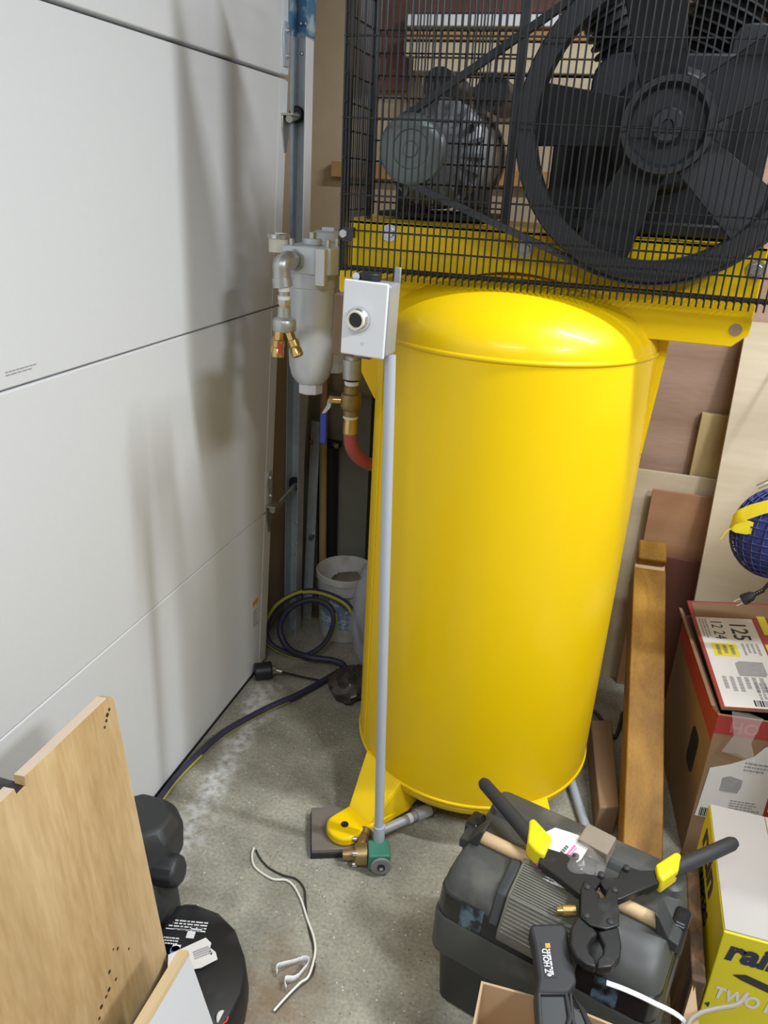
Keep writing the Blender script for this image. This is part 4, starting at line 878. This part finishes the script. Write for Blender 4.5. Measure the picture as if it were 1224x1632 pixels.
# ---- pipe tool with a printed grip
gt = thing('pipe_cutter', 'black pistol grip tool with white printed label over the cardboard box', 'hand tool', (.06, .94, .34))
def gz(off): return lambda x, y: .372 + .30 * (y - 1.02) + off
GUN1 = [(0.0204, 0.9885), (0.0695, 1.003), (0.0795, 0.9977), (0.0837, 0.98), (0.0982, 0.9411), (0.1034, 0.9215), (0.0919, 0.9022), (0.0439, 0.8889), (0.0434, 0.9122), (0.0307, 0.9557), (0.0196, 0.9802)]
gp = obj('handle', MB().prism(GUN1, gz(-.028), gz(.004)), 'grip', gt, bev=.007, bseg=3)
GUN2 = [(.0411, .900), (.0935, .914), (.1045, .8928), (.1223, .8873), (.1376, .8746), (.155, .83), (.115, .775), (.0664, .79), (.050, .8602)]
hd = obj('head', MB().prism(GUN2, gz(-.030), gz(-.004)), 'toolbody', gt, bev=.004)
obj('head_rim', MB().tube([(x, y, gz(-.002)(x, y)) for x, y in [(.0480, .8930), (.0890, .9050), (.0990, .8740), (.0920, .8350), (.0600, .8350)]], .0042, 8, closed=True), 'grip', hd)
obj('trigger_loop', MB().tube([(x, y, gz(-.004)(x, y)) for x, y in [(.096, .908), (.117, .890), (.130, .868), (.116, .848), (.102, .874)]], .0045, 8, closed=True), 'grip', hd)
lbl = obj('grip_label', MB().prism([(.0405, .9640), (.0562, .9700), (.0730, .9195), (.0545, .9140)], gz(.0042), gz(.0048)), 'ink', gp)
LX, LY = (-.0158, .050, .015), (-.0175, -.0055, -.0016)
obj('label_border', bars(frame((.0680, .9215, gz(.0052)(.068, .9215)), LX, LY), .046, .005, 1), 'inkwhite', lbl, kind='stuff')
text('eZ HOLD', .0135, frame((.0640, .9178, gz(.0052)(.064, .9178)), LX, LY), 'inkwhite', lbl, bold=.0003, shear=.1, sx=.74)
obj('orange_mark', MB().prism([(.0470, .9630), (.0545, .9655), (.0565, .9590), (.0490, .9565)], gz(.0048), gz(.0054)), 'cartonorange', lbl)

# ---- open cardboard box at the bottom
ob = thing('cardboard_box', 'open brown cardboard box in front of the grey tool box', 'cardboard box', (.13, .85, 0))
b0x, b1x, b0y, b1y, bh = -.044, .262, .56, .921, .285
obj('back_wall', MB().prism([(b0x, 0), (b1x, 0), (b1x, bh - .016), (.17, bh - .006), (.09, bh + .006), (b0x, bh)], b1y - .004, b1y, 'y'), 'kraft', ob)
obj('left_wall', MB().prism([(b0y, 0), (b1y, 0), (b1y, bh), (b0y, bh)], b0x, b0x + .004, 'x'), 'kraft', ob)
obj('right_wall', MB().prism([(b0y, 0), (b1y, 0), (b1y, bh), (b0y, bh)], b1x - .004, b1x, 'x'), 'kraft', ob)
obj('front_wall', MB().box((b0x, b0y, 0), (b1x, b0y + .004, bh)), 'kraft', ob)
obj('bottom', MB().box((b0x, b0y, .0), (b1x, b1y, .004)), 'kraft', ob)
obj('right_flap', MB().add([(b1x, b1y - .01, bh), (b1x, b0y, bh), (b1x + .040, b0y, bh + .02), (b1x + .030, b1y + .095, bh + .015)], [(0, 1, 2, 3)]).add([(b1x + .004, b1y - .01, bh), (b1x + .004, b0y, bh), (b1x + .044, b0y, bh + .018), (b1x + .034, b1y + .095, bh + .013)], [(3, 2, 1, 0)]), 'kraft', ob)
tag(obj('white_strap', MB().loft([[(x, y, z), (x, y + .007, z + .003), (x, y + .007, z + .0045), (x, y, z + .0015)] for x, y, z in [tuple(p) for p in spline([(.154, .968, .300), (.186, .967, .298), (.226, .961, .296), (.274, .940, .302), (.305, .88, .305)], 6)]]), 'inkwhite', loc=(.22, .95, .25)), 'thin white plastic strap lying over the tool box front', 'strap')
tag(obj('pale_cord', MB().tube(spline([(.385, 1.05, .275), (.362, 1.012, .290), (.325, .982, .304), (.296, .960, .308), (.277, .930, .312), (.27, .86, .31)], 6), .0038, 8), 'tan', loc=(.34, .98, .24)), 'pale grey cord over the cardboard flap by the yellow carton', 'cord')

# ---- clear parts bag behind the tool box
pb_ = thing('parts_bag', 'clear plastic parts bag with pink and white card on the tool box lid', 'bag', (.08, 1.14, .35))
obj('bag_film', crumple((.086, 1.140, .380), (.052, .050, .028), .012, 24, 12, zmin=.350), 'film', pb_)
bc = frame((.009, 1.150, .398), (.095, -.005, .006), (.01, .09, .030))
CARD = [(.0, -.012), (.014, .014), (.028, .026), (.055, .024), (.085, .020), (.094, .010), (.082, -.022), (.060, -.046), (.036, -.044), (.016, -.032)]
cdp = obj('card', MB(bc).prism(CARD, -.001, .001), 'paper', pb_)
obj('pink_corner', MB(bc).prism([(.0, -.012), (.014, .013), (.021, .008), (.008, -.018)], .001, .0016), 'inkpink', cdp)
cb = bc @ Matrix.Translation((.040, -.036, .001)) @ Matrix.Rotation(math.radians(62), 4, 'Z')
obj('pink_bar', MB(cb).box((0, -.0090, 0), (.046, -.0055, .0006)), 'inkpink', cdp)
obj('pink_bar', MB(cb).box((0, -.0125, 0), (.044, -.0110, .0006)), 'inkpink', cdp)
obj('fine_print', bars(cb @ Matrix.Translation((.0, -.002, 0)), .040, .008, 1, .75, mb=bars(cb @ Matrix.Translation((0, -.020, 0)), .036, .004, 1, .6)), 'ink', cdp, kind='stuff')
obj('pink_rim', MB().tube(spline([(.006, 1.145, .385), (.012, 1.115, .378), (.026, 1.098, .374)], 5), .003, 8), 'inkpink', pb_)
tag(obj('wood_scrap', MB(Matrix.Translation((.120, 1.163, .404)) @ Matrix.Rotation(-.35, 4, 'Z') @ Matrix.Rotation(.2, 4, 'X')).box((-.034, -.022, -.018), (.022, .020, .016)), 'scrapwood', loc=(.120, 1.163, .38), bev=.002), 'greyish wood scrap lying on the clear parts bag', 'wood scrap')

# ================================================================== LEFT FOREGROUND
# plywood panel standing parallel to the door, leaning onto the black case
lp = thing('plywood_offcut', 'pale maple plywood panel standing on edge before the garage door', 'plywood', (-.69, .6, 0))
PT, PBt = V((-.712, 0, .685)), V((-.640, 0, .0))
def pp(y, s, t):
    """point on the panel: y along, s down the slope from the top, t depth behind the face"""
    dn = (PBt - PT).normalized(); nb = V((-dn.z, 0, dn.x)); nb = -nb if nb.x > 0 else nb
    q = PT + dn * s + nb * t; return V((q.x, y, q.z))
SL = (PBt - PT).length
nt = .705
prof2 = [(.928, .014), (.922, .004), (.912, 0.0), (nt + .010, 0.0), (nt + .008, .016), (nt - .010, .017), (nt - .012, .004), (.20, .004), (.20, SL), (.928, SL)]
mb = MB().loft([[pp(y, s, 0) for y, s in prof2], [pp(y, s, .019) for y, s in prof2]])
obj('face', mb, 'maple', lp)
obj('top_edge', MB().loft([[pp(y, s - .0006, t) for y, s, t in ((nt + .010, 0, .0005), (nt + .010, 0, .0185), (nt + .010, .004, .0185), (nt + .010, .004, .0005))], [pp(y, s - .0006, t) for y, s, t in ((.912, 0, .0005), (.912, 0, .0185), (.912, .004, .0185), (.912, .004, .0005))]]), 'mapleedge', lp)
obj('top_edge', MB().loft([[pp(y, s + .0034, t) for y, s, t in ((.20, 0, .0005), (.20, 0, .0185), (.20, .004, .0185), (.20, .004, .0005))], [pp(y, s + .0034, t) for y, s, t in ((nt - .012, 0, .0005), (nt - .012, 0, .0185), (nt - .012, .004, .0185), (nt - .012, .004, .0005))]]), 'mapleedge', lp)
mb = MB()
for y, s, r in ((.905, .028, .004), (.900, .036, .003), (.912, .022, .003), (.893, .044, .0025), (.78, .47, .0035), (.77, .50, .004), (.76, .505, .003), (.745, .51, .004), (.79, .50, .003), (.735, .525, .003), (.81, .45, .003), (.80, .44, .002), (.835, .48, .0025)):
    mb.tube([pp(y, s, .0005), pp(y, s, -.0004)], r, 10)
obj('scorch_marks', mb, 'burn', lp, kind='stuff')
obj('metal_staple', MB().box((-.018, -.012, -.004), (.002, .012, .003), Matrix.Translation(pp(nt - .001, .018, .006))), 'black', lp, label='dark metal staple in the edge notch')
tag(obj('black_case', MB().prism([(.30, 0), (.80, 0), (.812, .02), (.812, .560), (.78, .585), (.30, .60)], -.90, -.752, 'x'), 'housing', loc=(-.83, .55, 0), bev=.006), 'black case wedged between the plywood panel and the garage door', 'case')
# charcoal moulded housing
hs = thing('plastic_housing', 'charcoal moulded plastic housing with a blunt stub behind the plywood', 'housing', (-.80, 1.08, 0))
def oct_(cx, cy, z, rx, ry): return [(cx + rx * math.copysign(min(1, abs(math.cos(a)) * 1.25), math.cos(a)), cy + ry * math.copysign(min(1, abs(math.sin(a)) * 1.25), math.sin(a)), z) for a in [PI / 8 + PI / 4 * k for k in range(8)]]
obj('body', MB().loft([oct_(-.775, 1.03, 0, .075, .085), oct_(-.775, 1.04, .09, .065, .075), oct_(-.785, 1.06, .125, .060, .070), oct_(-.795, 1.09, .150, .075, .075), oct_(-.800, 1.10, .205, .078, .072), oct_(-.805, 1.10, .235, .06, .055)]), 'housing', hs, smooth=30, bev=.008)
obj('stub', MB().tube([(-.78, 1.055, .135), (-.70, 1.060, .150), (-.690, 1.061, .152)], [.036, .034, .026], 10), 'housing', hs, smooth=30, bev=.004)
# black booster seat
se = thing('booster_seat', 'black child booster seat with printed safety text on the floor', 'booster seat', (-.58, .90, 0))
SEAT = [(-.690, 1.035), (-.675, 1.046), (-.6550, 1.052), (-.5972, 1.048), (-.5445, 1.0228), (-.505, .980), (-.4800, .9416), (-.4673, .8987), (-.4680, .855), (-.478, .80), (-.505, .74), (-.55, .71), (-.62, .69)]
SEAT += [(-.628, .75), (-.632, .86), (-.640, .93), (-.648, .955), (-.690, .96)]
cx = sum(p[0] for p in SEAT) / len(SEAT); cy = sum(p[1] for p in SEAT) / len(SEAT)
def sc(k, z): return [(cx + (x - cx) * k, cy + (y - cy) * k, z) for x, y in SEAT]
so = obj('shell', MB().loft([sc(.95, 0), sc(.985, .012), sc(1.0, .045), sc(.985, .072), sc(.95, .088), sc(.90, .093)]), 'seat', se, smooth=60)
zt = .0945
fl_ = lambda x, y: frame((x, y, zt), (-.96, -.22, 0), (.22, -.96, 0))
mb = MB(); bars(fl_(-.603, 1.012), .08, .026, 4, .45, mb=mb); bars(fl_(-.640, .962), .04, .018, 3, .45, mb=mb)
mb.box((0, 0, 0), (.07, .0022, .0004), fl_(-.608, .988)); mb.box((0, 0, 0), (.022, .006, .0004), fl_(-.608, .996))
obj('safety_text', mb, 'inkwhite', so, kind='stuff')
obj('icon_square', MB().box((0, 0, 0), (.016, .016, .0005), fl_(-.616, .984)), 'inkwhite', so)
obj('icon_square', MB().box((0, 0, 0), (.016, .015, .0005), fl_(-.628, .948)), 'inkwhite', so)
obj('round_sticker', MB().cyl((-.6335, .934, zt - .001), (-.6335, .934, zt + .0005), .010), 'inkblue', so)
obj('warning_sticker', MB().cyl((-.4885, .845, .0885), (-.486, .845, .0900), .0125), 'paper', so)
obj('sticker_ring', MB().lathe([(.0095, .0905), (.0125, .0905)], (-.487, .845, 0), seg=24), 'red', so)
tg = thing('paper_tag', 'crumpled white paper tag on the black booster seat', 'tag', (-.59, .94, .1))
TAG = [(-.640, .920), (-.5895, .9760), (-.573, .9680), (-.570, .958), (-.555, .9520), (-.5440, .9390), (-.5660, .914), (-.6204, .8850)]
to = obj('paper', MB().prism(TAG, lambda x, y: .0965 + .08 * max(0, x + .60), lambda x, y: .0972 + .08 * max(0, x + .60)), 'paper', tg)
mb = bars(frame((-.585, .925, .0995), (.62, .55, .05), (-.55, .62, 0)), .035, .02, 4)
obj('fine_print', mb, 'inkgrey', to, kind='stuff')
mb = MB()
for k in range(3): mb.cyl((-.567 + .006 * k, .951 - .005 * k, .0995), (-.567 + .006 * k, .951 - .005 * k, .1005), .0022, seg=10)
obj('dots', mb, 'ink', to)
# white melamine shelf with pine edge, standing on the seat
ws = thing('melamine_shelf', 'white melamine board with pine front edge standing on the seat', 'shelf board', (-.51, .6, .095))
q0, q1 = V((-.532, 0, .268)), V((-.489, 0, .0960)); qd = (q1 - q0).normalized(); qn = V((qd.z, 0, -qd.x))
def wq(y, s, t): p = q0 + qd * s + qn * t; return V((p.x, y, p.z))
QL = (q1 - q0).length
obj('board', MB().loft([[wq(.36, .006, 0), wq(.822, .006, 0), wq(.822, .006, .018), wq(.36, .006, .018)], [wq(.36, QL, 0), wq(.822, QL, 0), wq(.822, QL, .018), wq(.36, QL, .018)]]), 'melamine', ws)
obj('pine_edge', MB().loft([[wq(.36, -.004, -.0005), wq(.823, -.004, -.0005), wq(.823, -.004, .0185), wq(.36, -.004, .0185)], [wq(.36, .006, -.0005), wq(.823, .006, -.0005), wq(.823, .006, .0185), wq(.36, .006, .0185)]]), 'pine', ws)

# ================================================================== BLUE MESH BAG, PLUG AT RIGHT
mbg = thing('mesh_bag', 'blue mesh bag with yellow strap hanging at the right', 'bag', (.44, 1.88, .80))
bag = MB(); segs, rgs = 26, 18; rr_ = []
for i in range(1, rgs):
    t = PI * i / rgs
    rr_.append([(.445 + .105 * math.sin(t) * math.cos(2 * PI * j / segs), 1.90 + .05 * math.sin(t) * math.sin(2 * PI * j / segs), .775 - .115 * math.cos(t)) for j in range(segs)])
bag.loft(rr_)
o = obj('mesh_body', bag, 'mesh_blue', mbg); w = o.modifiers.new('net', 'WIREFRAME'); w.thickness = .0042
obj('bag_lining', MB().loft([[tuple(V((.445, 1.90, .775)) + (V(p) - V((.445, 1.90, .775))) * .94) for p in r] for r in rr_]), 'mesh_blue', mbg)
obj('yellow_strap', MB().loft([[(x, y - .004, z - w_), (x, y - .004, z + w_), (x, y, z + w_), (x, y, z - w_)] for x, y, z, w_ in ((.43, 1.835, .875, .012), (.39, 1.83, .862, .016), (.355, 1.83, .842, .018), (.335, 1.835, .825, .018), (.330, 1.85, .805, .018), (.345, 1.862, .795, .018), (.38, 1.868, .79, .016))]), 'strap', mbg, smooth=60)
obj('strap_thread', MB().tube(spline([(.333, 1.84, .795), (.322, 1.84, .782), (.314, 1.84, .762)], 4), .0018, 6), 'strap', mbg)
obj('zip_edge', MB().tube(spline([(.365, 1.845, .900), (.385, 1.845, .915), (.42, 1.85, .940)], 5), .006, 8), 'zinc', mbg)
obj('hang_cord', MB().tube([(.445, 1.90, .88), (.46, 2.20, 1.0), (.46, 2.40, 1.10)], .004, 8), 'black', mbg)
pg = thing('power_plug', 'black two prong power plug on a cord beside the carton lid', 'plug', (.41, 1.86, .62))
pa_, pd_ = V((.395, 1.85, .610)), V((.045, .0, .040)).normalized()
obj('plug_body', MB().tube([pa_, pa_ + pd_ * .006, pa_ + pd_ * .024, pa_ + pd_ * .030], [.013, .015, .012, .007], 8), 'black', pg, smooth=30)
obj('strain_relief', MB().tube([pa_ + pd_ * (.028 + .003 * k) for k in range(10)], [.0062 if k % 2 else .0048 for k in range(10)], 10), 'black', pg)
sd = pd_.cross(V((0, 1, 0))).normalized()
for s_ in (-1, 1): obj('prong', MB().tube([pa_ + sd * .0065 * s_, pa_ + sd * .0065 * s_ - pd_ * .018], .0018, 6), 'chrome', pg)
obj('cord', MB().tube(spline([pa_ + pd_ * .05, (.455, 1.85, .690), (.51, 1.86, .78), (.555, 1.88, .93), (.575, 1.90, 1.0), (.66, 1.93, .995), (.80, 1.98, .986)], 6), .0045, 8), 'black', pg)

# ================================================================== LUMBER SEEN THROUGH THE GUARD
def lum(label, m, x0, x1, z0, z1, y0=2.47, y1=2.575, grp=None):
    return tag(obj('lumber_board', MB().box((x0, y0, z0), (x1, y1, z1)), m, loc=((x0 + x1) / 2, y0, z0), bev=.002), label, 'board', grp)
lum('dark mahogany board behind the top left of the wire guard', 'mahogany', -.85, -.705, 1.745, 2.02, 2.545)
lum('long reddish board highest on the wall behind the guard', 'mahogany', -.705, .60, 1.945, 2.02, 2.545)
lum('orange-brown board edge under the silver rail', 'lumber2', -.70, .60, 1.868, 1.890)
G = 'pale boards stacked on the wall rack'
LBS = ['topmost of the three pale lumber boards seen through the guard', 'middle one of the three pale lumber boards seen through the guard', 'lowest of the three pale lumber boards seen through the guard']
for i, (z0, z1) in enumerate(((1.826, 1.862), (1.790, 1.822), (1.752, 1.780))):
    lum(LBS[i], 'lumber', -.70 + .03 * i, .62, z0, z1, grp=G)
tag(obj('wall_rail', MB().box((-.705, 2.50, 1.905), (.5, 2.575, 1.935)), 'galv_bright', loc=(0, 2.5, 1.9), bev=.003), 'silver metal rail on the wall behind the guard top', 'rail')
tag(obj('wall_batten', MB().box((-.94, 2.545, 1.50), (.6, 2.579, 1.545)), 'lumber2', loc=(-.2, 2.56, 1.5), bev=.002), 'orange-brown batten along the wall behind the motor', 'batten')
for x, w_ in ((-.5, 'above the grey motor'), (.1, 'behind the pump flywheel'), (.55, 'past the guard corner')):
    tag(obj('rack_bracket', MB().box((x, 2.46, 1.735), (x + .02, 2.579, 1.751)).box((x, 2.57, 1.60), (x + .02, 2.58, 1.751)), 'black', loc=(x, 2.57, 1.6)), 'black rack bracket under the pale lumber stack ' + w_, 'bracket', 'rack brackets')

# ================================================================== BENCH ADDED OUT OF THE FRAME (to shade the cartons)
wb_ = thing('shade_bench', 'added wooden bench out of view that shades the cartons', 'shade_bench', (1.0, 1.8, 0))
obj('shade_bench_top', MB().box((.60, 1.27, .93), (1.5, 2.10, .98)), 'stud', wb_, bev=.004)
for x in (.70, 1.42):
    for y in (1.31, 1.98): obj('leg', MB().box((x, y, 0), (x + .07, y + .07, .93)), 'stud', wb_, bev=.003)
obj('shade_bench_apron', MB().box((.72, 1.31, .83), (1.42, 1.34, .93)), 'stud', wb_, bev=.003)
